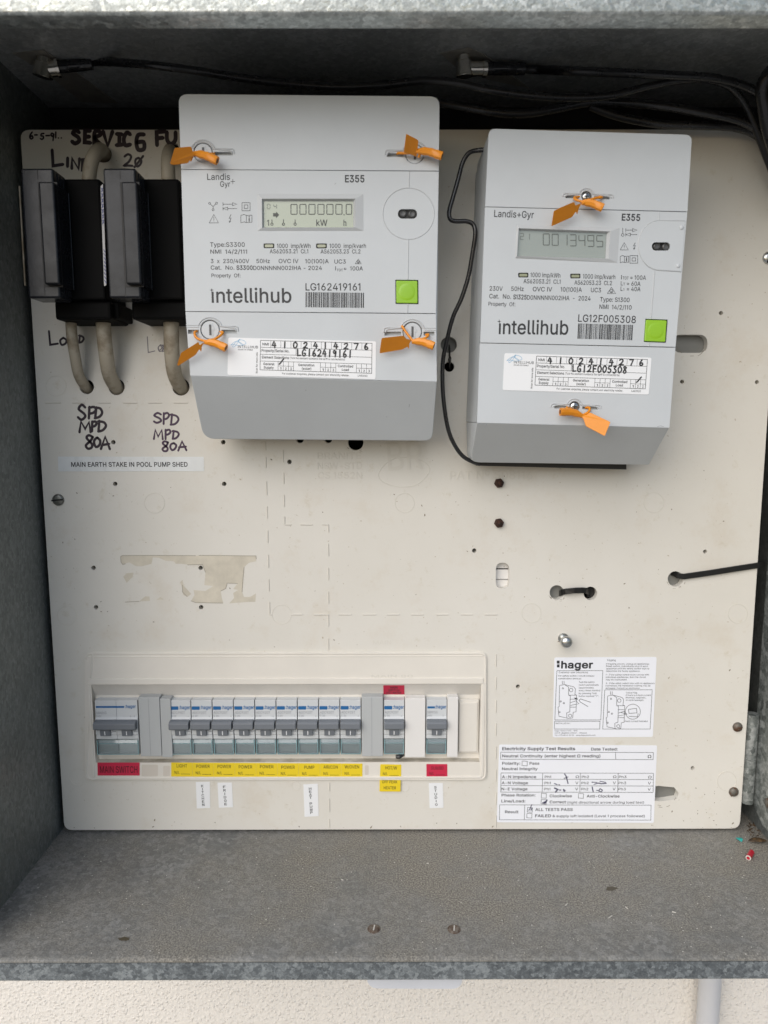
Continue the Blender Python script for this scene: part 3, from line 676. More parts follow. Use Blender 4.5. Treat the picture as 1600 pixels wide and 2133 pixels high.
def stucco_mat():
    m = mat('cream_render', (.80, .755, .69), rough=.8, spec=.3)
    n = m.node_tree; N = n.nodes.new; K = n.links.new; p = n.nodes['Principled BSDF']
    tc = N('ShaderNodeTexCoord')
    a = N('ShaderNodeTexNoise'); a.inputs['Scale'].default_value = 1000/3.0; a.inputs['Detail'].default_value = 3; a.inputs['Roughness'].default_value = .55
    v = N('ShaderNodeTexVoronoi'); v.inputs['Scale'].default_value = 1000/3.4; v.inputs['Randomness'].default_value = 1
    ds = N('ShaderNodeTexNoise'); ds.inputs['Scale'].default_value = 1000/3.0
    K(tc.outputs['Object'], ds.inputs['Vector'])
    mx = N('ShaderNodeMix'); mx.data_type = 'VECTOR'; mx.inputs['Factor'].default_value = .003
    K(tc.outputs['Object'], mx.inputs['A']); K(ds.outputs['Color'], mx.inputs['B'])
    K(tc.outputs['Object'], a.inputs['Vector']); K(mx.outputs['Result'], v.inputs['Vector'])
    r = N('ShaderNodeValToRGB'); r.color_ramp.elements[0].position = .1; r.color_ramp.elements[0].color = (1, 1, 1, 1)
    r.color_ramp.elements[1].position = .45; r.color_ramp.elements[1].color = (0, 0, 0, 1); r.color_ramp.interpolation = 'EASE'
    K(v.outputs['Distance'], r.inputs['Fac'])
    s = N('ShaderNodeMath'); s.operation = 'MULTIPLY_ADD'; s.inputs[1].default_value = .45; K(r.outputs['Color'], s.inputs[0]); K(a.outputs['Fac'], s.inputs[2])
    b = N('ShaderNodeBump'); b.inputs['Strength'].default_value = .9; b.inputs['Distance'].default_value = .0014
    K(s.outputs[0], b.inputs['Height']); K(b.outputs['Normal'], p.inputs['Normal'])
    return m
m_stucco = stucco_mat()
m_lattice = mat('ochre_wall', (.58, .50, .36), rough=.8)

# ------------------------------------------------------------------ house wall and conduit
ZSH = -2.5                                   # top of the enclosure's shelf
DF = 143.0                                   # depth of the enclosure's mouth
ZC = at(800, 148, 0).z                       # underside of the roof panel
ZF = at(800, 30, DF).z                       # bottom of the top flange
ZL = at(800, 2042, DF).z                     # bottom of the shelf's lip
XL, XR = -4.0, 590.0
YB = 60.0                                    # back of the enclosure (behind the board)

b = MB(); b.box(-1500, 2100, -YB-160, -YB-3, -1150, 1300)
tag(b.build('stucco_wall', m_stucco), 'cream stucco house wall below and behind the steel meter cabinet', 'wall')

b = MB(); b.box(-3000, 3600, -YB-3+.5, 5000, -1150, -1100)
o = b.build('paving', mat('concrete_paving', (.34, .33, .31), rough=.8, var=.12, vs=300)); o['kind'] = 'structure'

b = MB()
p = at(1476, 2090, -YB+14); b.tube([(p.x, p.y, -420), (p.x, p.y, ZSH-2.2)], 10.0, n=28, smooth=0)
tag(b.build('conduit', m_pvc, smooth=40), 'grey plastic conduit on the stucco wall under the cabinet', 'conduit')

# ------------------------------------------------------------------ enclosure
box = thing('meter_cabinet', 'galvanised steel meter cabinet open at the front around the cream board', 'meter cabinet', (283, YB, ZSH))
b = MB(); b.box(XL-1.6, XL, -YB, DF, ZSH-1.6, ZC); b.build('side_panel', m_wallsteel, box)
b = MB(); b.box(XR, XR+1.6, -YB, DF, ZSH-1.6, ZC); b.build('side_panel', m_wallsteel, box)
b = MB(); b.box(XL, XR, -YB-1.6, -YB, ZSH, ZC); b.build('back_panel', mat('shade_black_back', (.03, .03, .03), rough=.8, var=.2), box)  # near-black colour puts the deep shade behind the board into the panel
b = MB(); b.box(XL-1.6, XR+1.6, -YB-2, DF-1.7, ZC-.5, ZC+1.7); b.build('roof_panel', m_roofsteel, box)
b = MB()
r = [(-1, 0, ZF+40)]
prof = [(DF, ZC+10), (DF, ZF+2.0), (DF-.6, ZF+.6), (DF-2.0, ZF), (DF-14, ZF), (DF-14, ZF+1.4), (DF-2.2, ZF+1.5), (DF-1.5, ZF+2.6), (DF-1.5, ZC+10)]
b.loft([[(x, -d, z) for d, z in prof] for x in (XL-40, XR+40)])
b.build('top_flange', m_flange, box, smooth=50)
b = MB()
prof = [(-YB, ZSH-1.6), (-YB, ZSH), (DF-4, ZSH), (DF-1.6, ZSH-.5), (DF-.5, ZSH-1.4), (DF-.5, ZSH-2.5), (DF-4, ZSH-1.6)]
b.loft([[(x, -d, z) for d, z in prof] for x in (XL, XR)])
shelf = b.build('shelf', m_shelf, box, smooth=50)
b = MB()
prof = [(DF-1.5, ZSH-2.9), (DF, ZSH-2.6), (DF+.1, ZL+1), (DF-.5, ZL), (DF-9, ZL), (DF-9, ZL+1), (DF-1.5, ZL+1)]
b.loft([[(x, -d, z) for d, z in prof] for x in (XL-60, XR+60)])
b.build('shelf_lip', m_lipsteel, box, smooth=30)
for x, y in ((779, 1935), (946, 1936)):
    b = MB(); p = atz(x, y, ZSH); b.lathe(p, [(4.6, -.3), (4.5, .25), (3.9, .5), (3.7, .3), (3.2, .9), (0, 1.0)], 'z')
    o = b.build('rivet', m_shelfrivet, shelf, smooth=35)
    b = MB(); b.ribbon([p+Vector((-.3, -2.4, 1.04)), p+Vector((.4, 2.4, 1.04))], .9, up=Vector((0, 0, 1))); b.build('rivet_slot', m_scrap, o)
for cx, cy, rx, ry in ((258, 1956, 13, 4.0), (1273, 1851, 12, 4.5)):
    b = MB(); pts = []
    for k in range(22):
        a = 2*math.pi*k/22; q = 1+random.uniform(-.25, .3)
        p = atz(cx+rx*q*math.cos(a), cy+ry*q*math.sin(a), ZSH+.15); pts.append(p)
    b.face(pts); b.build('water_stain', m_stain, shelf)
# hinge leaf and barrel at the right of the board
b = MB()
XH = 583.5
zt, zb = 560, at(1568, 1672, 0).z
pts = [(XH, 6, zt), (XH, 6, zb), (XH, -14, zb-12), (XH, -100, zb-12), (XH, -100, zt)]
b.loft([pts, [(x+2.5, y, z) for x, y, z in pts]])
leaf = b.build('hinge_leaf', m_hinge, box)
b = MB()
p0, p1 = at(1562, 1490, 0), at(1559, 1675, 0)
for k in range(2):
    za = p0.z+(p1.z-p0.z)*k/2; zb_ = p0.z+(p1.z-p0.z)*(k+1)/2+.35
    b.lathe((578.4, 3, 0), [(3.2, za), (5.0, za), (5.0, zb_), (3.2, zb_)], 'z', 20)
b.build('hinge_barrel', m_hinge, leaf, smooth=40)
for x, y in ((1591, 1525), (1581, 1660)):
    b = MB(); b.lathe((XH, -20, at(x, y, 10).z), [(4, .2), (4, -.8), (2.5, -1.6), (0, -1.9)], 'x', 16); b.build('rivet', m_rustgrey, leaf, smooth=50)
b = MB()
q = rquad([(763, 2030), (964, 2030), (963, 2060), (766, 2059)], [0, 0, 22, 22])
b.pxprism(q, DF-10, DF-12)
b.build('latch_plate', m_latch, box)

# ------------------------------------------------------------------ board
BW, BH = 572.3, 559.0
bd = thing('backboard', 'cream moulded switchboard panel carrying the meters and breakers', 'switchboard panel', (BW/2, 6, 0))
corner = rquad([(0, BH), (BW, BH), (BW, 0), (0, 0)], 7)
outline = [(x, 0, z) for x, z in corner]
small = [(603, 962), (465, 921), (240, 1008), (467, 1008), (236, 921), (195, 1183), (418, 1183), (200, 1265), (419, 1265), (988, 1147)]
blind = [(1502, 652), (1421, 795), (1577, 796), (1469, 1149), (1079, 1430), (1443, 1600), (1414, 1232)]
holes, back = [], []
for x, y in small: holes.append(circ(x, y, 4.8, 14)); back.append((x, y))
for x, y in blind[:6]: holes.append(circ(x, y, 4.3, 14))
holes += [circ(741, 922, 16), circ(625, 915, 8, 14), circ(684, 915, 8, 14), circ(935, 718, 17), circ(936, 764, 10.5)]
holes += [rquad([(1402, 697), (1474, 697), (1474, 735), (1402, 735)], 18), circ(1160, 1234, 15), circ(1230, 1236, 14), circ(1407, 1206, 16)]
holes += [rquad([(1033, 1172), (1061, 1172), (1061, 1226), (1033, 1226)], 14)]
holes += [[(1340, 1640), (1372, 1637), (1404, 1640), (1414, 1652), (1410, 1664), (1378, 1669), (1340, 1667)]]
holes += [circ(181, 806, 15), circ(243, 806, 17), circ(377, 806, 18), circ(216, 322, 17), circ(357, 313, 17)]
REC = (194.5, 1425.5, 1000.5, 1588.0)                                 # breaker opening, px on the frame's face
DFR = 1.4
zr1, zr0 = at(600, REC[1], DFR).z, at(600, REC[3], DFR).z
xr0, xr1 = at(REC[0], 1500, DFR).x, at(REC[2], 1500, DFR).x
rec = [Vector((xr0, 0, zr1)), Vector((xr1, 0, zr1)), Vector((xr1, 0, zr0)), Vector((xr0, 0, zr0))]
b = MB(); b.plate(outline, [A(h, 0) for h in holes]+[rec], -6, 0)
panel = b.build('panel', m_board, bd)
# grey backing behind the blind holes
for h in [circ(935, 718, 26), rquad([(1390, 680), (1490, 680), (1490, 750), (1390, 750)], 10), circ(1160, 1234, 22), circ(1407, 1206, 24),
          rquad([(1330, 1628), (1425, 1628), (1425, 1680), (1330, 1680)], 6)]+[circ(x, y, 7, 10) for x, y in small+blind[:6]]:
    b = MB(); b.prism([Vector((p.x, 6.3, p.z)) for p in A(h, 0)], 1)
    b.build('hole_backing', m_hole, bd)
b = MB()
for y0, y1 in ((1168, 1187), (1189, 1209), (1211, 1230)):
    b.prism([Vector((p.x, 5.0 if y0 == 1189 else 6.3, p.z)) for p in A(rrect(1028, y0, 1066, y1, 3, 2), 0)], 1)
b.build('link_bar', m_wblank, bd)
# moulded marks: knock-out rings, dashed cutting lines, lettering
for x, y, r_ in ((322, 1048, 21), (843, 1048, 20), (1362, 1047, 21), (587, 1280, 20), (1107, 1277, 20), (1537, 1278, 20), (140, 1282, 20), (117, 804, 21),
                 (1514, 1627, 20), (163, 1618, 18), (348, 1637, 9), (617, 1637, 9), (843, 1640, 9)):
    ring = MB(); ring.tube(A(circ(x, y, r_, 28)+[(x+r_, y)], 0), .28, n=5, smooth=0)
    ring.build('knockout_ring', m_emboss, panel)
def dashes(segs, w_=.6):
    b = MB()
    for x0, y0, x1, y1 in segs: b.tube([at(x0, y0, 0), at(x1, y1, 0)], w_, n=6, smooth=0)
    b.build('dashed_line', m_emboss, panel)
fx = lambda y: 553+(y-920)*.025
dashes([(fx(a), a, fx(c), c) for a, c in ((920, 938), (952, 974), (1003, 1031), (1055, 1080), (1105, 1131), (1156, 1182), (1207, 1231), (1254, 1280))])
dashes([(590+(a-937)*.02, a, 590+(c-937)*.02, c) for a, c in ((937, 963), (985, 1008), (1031, 1055), (1076, 1092))])
dashes([(a, 1092.5, c, 1093) for a, c in ((593, 607), (626, 651), (671, 684))])
dashes([(684, a, 684.5, c) for a, c in ((1093, 1109), (1133, 1158), (1183, 1208), (1232, 1257), (1281, 1305), (1330, 1354))])
dashes([(a, 1280, c, 1280) for a, c in ((562, 567), (606, 631), (654, 685), (705, 732), (756, 783), (806, 832), (857, 882), (909, 934), (960, 985), (1009, 1036))])
dashes([(686, a, 686.5, c) for a, c in ((1630, 1648), (1664, 1690), (1706, 1724))])
dashes([(a, 839, c, 839) for a, c in ((94, 127), (151, 178), (204, 231), (257, 286), (309, 338), (362, 392))])
dashes([(1033.5, 1363+k*48, 1033, 1388+k*48) for k in range(8)])
def emboss(items, ell=False):
    em = MB()
    for t_, p0_, p1_, h_, d_, x_ in items: em.text(t_, p0_, p1_, h_, d_, ext=x_)
    if ell:
        pts = [(842+52*math.cos(a)*(1-.12*math.sin(2*a)), 984+31*math.sin(a)) for a in [2*math.pi*k/40 for k in range(41)]]
        em.tube(A(pts, 0), .3, n=5, smooth=0)
    em.build('moulded_lettering', m_emboss, panel)
emboss([('BRANITE', (661, 956), (752, 956), 13, 0, .4), ('NSW-STD', (661, 977), (754, 977), 13, 0, .4), ('CS 1552N', (662, 997), (754, 997), 13, 0, .4)])
emboss([('PAT Nº 508116', (937, 998), (1109, 998), 17, 0, .4)])
emboss([('BR', (809, 980), (882, 976), 56, 0, .4)], True)
emboss([('MAIN', (777, 1342), (815, 1342), 9, 0, .15)])
emboss([('MAIN 80', (774, 1411), (860, 1411), 6, DFR, .15)])
# old label residue
gl = MB()
G = lambda L: [(230+.20625*x, 1130+.20625*y) for x, y in L]
for k, poly in enumerate((
    [(105, 140), (120, 132), (860, 135), (900, 130), (1470, 135), (1473, 190), (1400, 205), (1350, 250), (1335, 400), (1330, 500), (1350, 550), (1410, 550), (1470, 515),
     (1465, 600), (1400, 600), (1200, 615), (1250, 560), (1240, 510), (1290, 480), (1240, 470), (1285, 415), (1180, 410), (1165, 465), (1115, 490), (1125, 560), (1140, 612),
     (1020, 610), (860, 608), (815, 590), (850, 530), (840, 480), (960, 490), (1040, 440), (950, 430), (960, 300), (930, 220), (780, 225), (720, 215), (660, 215), (640, 190), (560, 185),
     (490, 155), (430, 150), (415, 215), (320, 240), (260, 240), (190, 200), (125, 220), (105, 200)],
    [(130, 345), (165, 310), (235, 305), (225, 345), (165, 408)], [(290, 595), (350, 545), (395, 545), (400, 590)], [(465, 580), (505, 550), (540, 575)],
    [(705, 400), (730, 375), (735, 430), (790, 490), (818, 520), (780, 548), (735, 530), (725, 460)])):
    gl.prism(A(G(poly), .08), .1)
gl.build('label_residue', m_residue, panel)
for line in ([(105, 142), (120, 133), (500, 131), (860, 134)], [(895, 131), (1200, 133), (1470, 136), (1474, 165)], [(103, 145), (108, 200), (125, 222), (150, 215)], [(1350, 250), (1336, 400), (1330, 500)],
             [(815, 590), (860, 607), (1020, 610), (1135, 612)], [(150, 602), (290, 595)], [(730, 430), (728, 500), (775, 546)], [(960, 300), (930, 222), (780, 226)], [(1115, 490), (1165, 465), (1180, 410), (1285, 415)]):
    gl = MB(); gl.pxline(G(line), 1.3, .2); gl.build('residue_edge', m_resedge, panel)
m_glue = mat('faint_glue_film', (.62, .57, .50), rough=.4)
for x, y, w_, h_ in ((312, 1605, 34, 24), (347, 1606, 14, 22), (764, 1604, 8, 20)):
    gl = MB(); gl.prism(A(rrect(x-w_/2, y-h_/2, x+w_/2, y+h_/2, 2, 2), DFR+.08), .1); gl.build('label_residue', m_glue, panel)

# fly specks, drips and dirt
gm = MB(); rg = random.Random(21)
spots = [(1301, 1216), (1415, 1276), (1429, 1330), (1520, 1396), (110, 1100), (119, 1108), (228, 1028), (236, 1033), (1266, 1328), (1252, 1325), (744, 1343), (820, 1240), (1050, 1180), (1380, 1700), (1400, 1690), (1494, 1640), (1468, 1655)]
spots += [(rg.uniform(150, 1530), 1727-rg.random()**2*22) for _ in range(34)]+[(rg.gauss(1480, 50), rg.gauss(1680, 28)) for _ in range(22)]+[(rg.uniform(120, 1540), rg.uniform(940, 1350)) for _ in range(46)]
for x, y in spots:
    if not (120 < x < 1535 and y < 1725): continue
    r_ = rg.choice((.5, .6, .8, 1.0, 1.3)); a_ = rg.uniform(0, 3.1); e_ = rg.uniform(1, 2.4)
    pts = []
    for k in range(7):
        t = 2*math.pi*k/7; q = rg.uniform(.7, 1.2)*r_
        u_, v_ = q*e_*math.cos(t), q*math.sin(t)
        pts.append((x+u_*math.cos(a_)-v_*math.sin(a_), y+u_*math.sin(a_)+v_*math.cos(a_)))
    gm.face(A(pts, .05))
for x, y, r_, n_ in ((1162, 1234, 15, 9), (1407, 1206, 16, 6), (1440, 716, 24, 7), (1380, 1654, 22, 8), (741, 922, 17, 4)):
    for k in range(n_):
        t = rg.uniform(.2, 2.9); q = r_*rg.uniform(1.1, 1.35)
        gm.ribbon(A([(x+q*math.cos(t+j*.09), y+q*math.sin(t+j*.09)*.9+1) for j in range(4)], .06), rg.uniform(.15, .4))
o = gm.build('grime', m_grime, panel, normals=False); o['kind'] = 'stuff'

# marker writing on the panel
c3 = lambda x, y: (30+.25*x, 250+.25*y)
c8 = lambda x, y: (30+.3125*x, 640+.3125*y)
def write(conv, k, wpx, items, m=m_ink, name='marker_writing'):
    ik = MB()
    for ch, x0, x1, y0, y1 in items:
        hand(ik, ch, conv(x0, 0)[0], conv(x1, 0)[0], conv(0, y0)[1], conv(0, y1)[1], wpx, .06)
    ik.build(name, m, panel, normals=False)
write(c3, 0, 8.4, (('S', 480, 550, 85, 195), ('E', 580, 635, 85, 190), ('R', 662, 722, 95, 205), ('V', 738, 822, 95, 215), ('I', 850, 900, 112, 212), ('C', 905, 972, 105, 215), ('e', 1008, 1085, 112, 245),
                   ('F', 1175, 1255, 98, 212), ('U', 1265, 1350, 100, 200)))
write(c3, 0, 6.6, (('L', 305, 405, 250, 385), ('i', 432, 455, 318, 385), ('N', 475, 545, 322, 405), ('E', 562, 610, 325, 420)))
write(c3, 0, 3.4, (('6', 125, 160, 100, 158), ('-', 168, 192, 115, 135), ('5', 215, 250, 112, 160), ('-', 262, 295, 120, 140), ('9', 300, 335, 105, 170), ('1', 338, 352, 100, 150), ('.', 362, 372, 140, 150), ('.', 385, 398, 140, 150)))
write(c3, 0, 4.8, (('2', 912, 985, 285, 385), ('0', 1005, 1060, 315, 385), ('/', 1000, 1075, 300, 392)))
write(c8, 0, 4.4, (('L', 225, 290, 160, 250), ('o', 300, 352, 203, 250), ('D', 428, 465, 188, 235)))
write(c8, 0, 5.4, (('S', 422, 482, 652, 748), ('P', 492, 548, 665, 742), ('D', 535, 588, 665, 738), ('M', 430, 512, 765, 832), ('P', 515, 550, 760, 825), ('D', 556, 614, 758, 828),
                   ('8', 472, 532, 855, 940), ('0', 530, 575, 870, 930), ('A', 575, 638, 862, 945)))
write(c8, 0, 4.4, (('S', 928, 988, 705, 772), ('P', 990, 1032, 705, 778), ('D', 1038, 1096, 712, 782), ('M', 928, 992, 818, 880), ('P', 1003, 1042, 818, 878), ('D', 1052, 1098, 822, 878),
                   ('8', 982, 1032, 895, 960), ('0', 1038, 1080, 905, 952), ('A', 1088, 1150, 893, 955)), m_ink2)
write(c8, 0, 2.0, (('L', 882, 938, 198, 300), ('o', 952, 1000, 250, 295), ('o', 958, 985, 255, 285), ('D', 985, 1010, 250, 295)), m_pencil, 'pencil_writing')

# screws, bolts and nuts fixed into the panel
def slot_screw(x, y, r_, m=m_steel, ang=0.1):
    p = at(x, y, 0); s = r_*.372
    b = MB(); b.lathe(p, [(s, -.2), (s, .9), (s*.85, 1.9), (s*.5, 2.4), (0, 2.5)]); o = b.build('screw', m, bd, smooth=45)
    b = MB(); v = Vector((math.cos(ang), 0, math.sin(ang)))*s*.92
    b.ribbon([p-v, p+v], s*.26, lift=2.53); b.build('screw_slot', m_dark, o)
slot_screw(122, 1041, 12.5)
slot_screw(1600, 537, 12, m_zinc, 1.2)
for x, y in ((1536, 1514), (1528, 1649)):
    b = MB(); p = at(x, y, 0); b.lathe(p, [(4.1, -.2), (4.1, .6), (3.4, 1.9), (2, 2.7), (0, 3.0)]); b.build('rivet', m_rustgrey, bd, smooth=60)
for x, y in ((1039, 1006), (1039, 1089)):
    p = at(x, y, 0)
    b = MB(); hx = lambda r_, d: [(p.x+r_*math.cos(R(60*k+10)), -d, p.z+r_*math.sin(R(60*k+10))) for k in range(6)]
    b.loft([hx(3.9, -.2), hx(3.9, 3), hx(3.2, 3.8)]); o = b.build('nut', m_rust, bd, bevel=.3)
    b = MB(); b.lathe(p, [(1.7, 3), (1.7, 4.8), (1.2, 5.2), (0, 5.3)], n=12); b.build('stud_end', m_rust, o, smooth=50)
p = at(1173, 1329, 0)
b = MB(); b.lathe(p, [(4.2, -.2), (4.2, .8), (2.6, .9), (2.6, 9), (4.5, 9.2), (4.9, 10), (4.8, 11.5), (3.8, 13), (2, 13.8), (0, 14)]); b.build('bolt', m_zinc, bd, smooth=45)

# ------------------------------------------------------------------ breaker escutcheon
b = MB()
fo = rquad([(177, 1358.5), (1014, 1358.5), (1014, 1625.5), (177, 1625.5)], 14)
rec2 = [Vector((v.x, -DFR, v.z)) for v in rec]
b.plate(A(fo, DFR), [rec2], 0.02, DFR)
fr = b.build('breaker_frame', m_frame, bd)
b = MB()
b.tube(A(rquad([(179.5, 1361), (1011.5, 1361), (1011.5, 1623), (179.5, 1623)], 13)+[(192.5, 1361)], DFR), .75, n=6, smooth=0)
za, zb_ = at(600, 1412.5, DFR).z, at(600, 1424.5, DFR).z
b.box(xr0-2, xr1+2, DFR-.5, DFR+1.0, zb_, za)
za = at(600, 1367, DFR).z
b.box(xr0-1.5, xr1+1.5, DFR-.5, DFR+.35, za-.6, za+.3)
zb2 = at(600, 1617.5, DFR).z
b.box(xr0-1.5, xr1+1.5, DFR-.5, DFR+.9, zb2-1.8, zb2)
b.box(xr0-3.5, xr0-1.2, DFR-.5, DFR+.6, zb2, at(600, 1420, DFR).z-.6)
b.box(xr1+1.2, xr1+3.5, DFR-.5, DFR+.6, zb2, at(600, 1420, DFR).z-.6)
b.build('frame_rib', m_frame, fr, bevel=.35)
DR = -5.0
zc = at(600, 1447.5, DR).z
b = MB()
b.face([(xr0, -DFR, zr1-.02), (xr1, -DFR, zr1-.02), (xr1, -DR, zc), (xr0, -DR, zc)])
b.build('recess_chamfer', m_chamfer, fr)
b = MB(); b.box(xr0-.5, xr1+.5, DR-1, DR, zr0-1, zc)
b.build('recess_floor', m_frame, fr)
b = MB(); b.box(xr0, xr1, DR+.01, DFR-.1, zr0+.02, zr0+.25)
b.build('recess_ledge', m_dirtledge, fr)

# ------------------------------------------------------------------ breakers
DB = 2.0
P17 = 17.55
X1 = at(354.4, 1500, DB).x
zT, zTog1, zTog0, zLow1, zCov1, zBot = [at(600, y, DB).z for y in (1458.5, 1497.5, 1515.5, 1530, 1538, 1571.5)]
def breaker(name, x0, wd, poles, label, group, model, stripe):
    t = thing(name, label, 'circuit breaker', (x0+wd/2, 5, zBot), group)
    b = MB()
    g = .35
    for k in range(poles):
        xa, xb = x0+wd*k/poles+(g if k == 0 else .08), x0+wd*(k+1)/poles-(g if k == poles-1 else .08)
        prof = [(DB, zT), (DB+.0, zTog1+2), (DB+1.2, zTog1), (DB+1.2, zLow1+1), (DB+.6, zLow1), (DB+.6, zCov1), (DB-1.2, zCov1-.5), (DB-1.2, zBot+1.2), (DB, zBot), (-4.8, zBot), (-4.8, zT)]
        b.loft([[(x, -d, z) for d, z in prof] for x in (xa, xb)])
    b.build('body', m_mcb, t, bevel=.25)
    b = MB()
    h = zTog1-zTog0
    prof = [(DB+.5, zTog1+.3), (DB+5.5, zTog1-.2), (DB+7, zTog1-1.4), (DB+7, zTog0+1.6), (DB+5, zTog0), (DB+.5, zTog0+.3)]
    b.loft([[(x, -d, z) for d, z in prof] for x in (x0+.55, x0+wd-.75)])
    tg = b.build('toggle', m_toggle, t, bevel=.4)
    b = MB()
    w1 = wd/poles
    for k in range(poles):
        xa = x0+w1*k+w1*.27
        prof = [(DB+1.25, zTog0+.5), (DB+4.5, zTog0+.5), (DB+3.2, zLow1+.4), (DB+1.25, zLow1-.1)]
        b.loft([[(x, -d, z) for d, z in prof] for x in (xa, xa+w1*.46)])
    lg = b.build('toggle_foot', m_toggle, tg, bevel=.2)
    b = MB()
    for k in range(poles):
        xa = x0+w1*k+w1*.5
        b.ribbon([(xa, -(DB+4.2), zTog0-1.4), (xa, -(DB+3.75), zLow1+1.5)], .7)
    b.build('on_mark', m_white, tg)
    b = MB()
    for k in range(poles):
        xa = x0+w1*k+w1*.80
        b.box(xa, xa+.45, DB+1.2, DB+1.5, zLow1+3.3, zTog0-.5); b.box(xa+.45, xa+2.6, DB+1.2, DB+1.5, zLow1+3.3, zLow1+3.8)
    b.build('test_lever', m_grey, t)
    b = MB()
    prof = [(DB-1.15, zBot+.6), (DB+.6, zBot+.6), (DB+1.0, zBot+1.2), (DB+1.0, zCov1-3.6), (DB+.0, zCov1-.7), (DB-1.15, zCov1-.6)]
    b.loft([[(x, -d, z) for d, z in prof] for x in (x0+.5, x0+wd-.5)])
    cv = b.build('window_cover', m_cover, t, bevel=.3)
    b = MB()
    e = .7
    xa, xb, z0, z1 = x0+.6, x0+wd-.6, zBot+.6, zCov1-.6
    b.box(xa, xa+e, DB+.9, DB+1.15, z0, z1); b.box(xb-e, xb, DB+.9, DB+1.15, z0, z1)
    b.box(xa+e, xb-e, DB+.9, DB+1.15, z0, z0+e); b.box(xa+e, xb-e, DB+.9, DB+1.12, z1-3.4, z1-2.9)
    b.build('cover_rim', mat('teal_rim', (.22, .36, .38), rough=.15, coat=.5) if 'teal_rim' not in bpy.data.materials else bpy.data.materials['teal_rim'], cv)
    printing(t, x0, model, stripe, poles, wd)
    return t

def wtext(mb, s, x0, x1, z, cap, d, bold=0):
    vs, fs, a, c, cp = glyphs(s, bold)
    sx, sz = (x1-x0)/(c-a), cap/cp
    nv = [mb.bm.verts.new((x0+(v[0]-a)*sx, -d, z+v[1]*sz)) for v in vs]
    for f in fs:
        try: mb.bm.faces.new([nv[i] for i in f])
        except ValueError: pass

def printing(t, x0, model, stripe, poles, wd):
    zb = at(600, 1474.5, DB).z
    d = DB+.08
    b = MB()
    if stripe == 'pill':
        b.prism([Vector((x, -d, z)) for x, z in rquad([(x0+.7, zb+1.5), (x0+7.3, zb+1.5), (x0+7.3, zb-1.5), (x0+.7, zb-1.5)], .6, 2)], .05)
        wtext(b, ':hager', x0+7.9, x0+17.0, zb-.9, 3.0, d, .02)
    elif stripe == 'short':
        b.prism([Vector((x, -d, z)) for x, z in [(x0+1.2, zb+1.1), (x0+7.4, zb+1.1), (x0+7.4, zb-.7), (x0+1.2, zb-.7)]], .05)
        wtext(b, ':hager', x0+7.6, x0+16.8, zb-.7, 2.9, d, .02)
    else:
        b.prism([Vector((x, -d, z)) for x, z in [(x0+1.2, zb+1.9), (x0+24.5, zb+1.9), (x0+24.5, zb+.3), (x0+1.2, zb+.3)]], .05)
        wtext(b, ':hager', x0+25.2, x0+34.0, zb+.2, 2.7, d, .02)
    b.build('brand_print', m_blue, t)
    b = MB()
    zz = zb-5.0
    wtext(b, model, x0+1.1, x0+(12.6 if stripe == 'pill' else 9.6), zz, 2.1, d)
    for k, s_ in enumerate(('C 20' if stripe == 'pill' else '240V', '6000' if stripe == 'pill' else '50A')):
        wtext(b, s_, x0+1.1, x0+5.2, zz-2.6-2.3*k, 1.6, d)
    xw = x0+wd-3.4
    if stripe == 'pill':
        b.ribbon([(xw, -d, zz-4.4), (xw+1.0, -d, zz-1.8), (xw+2.0, -d, zz-4.4), (xw, -d, zz-4.4)], .3)
    else:
        for q in range(poles):
            b.ribbon([(xw-q*3, -d, zz-1.2), (xw-q*3, -d, zz-2.4), (xw+1-q*3, -d, zz-3.4), (xw-q*3+.5, -d, zz-4.6)], .3)
    b.build('model_print', m_grey, t)

GB = 'circuit breakers clipped along the recessed rail'
xm = at(198.5, 1500, DB).x
breaker('circuit_breaker', xm, 2*P17+.6, 2, 'double pole grey main isolator above the red main switch sticker', None, 'SBN263', 'long')
lab = ['LIGHT', 'KITCHEN', 'FRIDGE', None, None, None, 'PUMP', 'AIR/CON', 'W/OVEN']
blab = ['grey breaker with dark toggle above the yellow LIGHT sticker', 'grey breaker with dark toggle two above the white KITCHEN strip', 'grey breaker with dark toggle above the white FRIDGE strip',
        'grey breaker second right of the LIGHT-to-FRIDGE group, fourth from the left blank', 'middle grey breaker of the nine in the long row', 'grey breaker immediately left of the PUMP breaker',
        'grey breaker with dark toggle above the yellow PUMP sticker', 'grey breaker with dark toggle above the yellow AIR/CON sticker', 'grey breaker with dark toggle above the yellow W/OVEN sticker']
blab[1] = 'grey breaker above the POWER sticker that has the white KITCHEN strip below it'
blab[2] = 'grey breaker above the POWER sticker that has the white FRIDGE strip below it'
blab[3] = 'grey breaker just right of the FRIDGE breaker in the row of nine'
first = None
for k in range(9):
    if first is None:
        first = breaker('circuit_breaker', X1, P17, 1, blab[0], GB, 'ADC910T', 'pill'); o = first
    else:
        o = dup(first, P17*k, skip=('model_print', 'brand_print') if k in (8,) else ('model_print',))
        o['label'] = blab[k]
        if k == 1:
            b = MB()
            printing(o, X1+P17, 'ADC920T', 'pill', 1, P17)
            second = [c for c in o.children if c.name.startswith('model_print')][0]
            for c in [c for c in o.children if c.name.startswith('brand_print')][1:]: bpy.data.objects.remove(c)
        elif k == 8:
            printing(o, X1+P17*8, 'ADC925T', 'pill', 1, P17)
        else:
            c = second.copy(); C.objects.link(c); c.parent = o; c['_o'] = o['_o']
xh = at(798.8, 1500, DB).x
o = dup(first, xh-X1, skip=('model_print',)); o['label'] = 'grey breaker on its own above the yellow HOT/W sticker'
c = second.copy(); C.objects.link(c); c.parent = o; c['_o'] = o['_o']
xs_ = at(887.2, 1500, DB).x
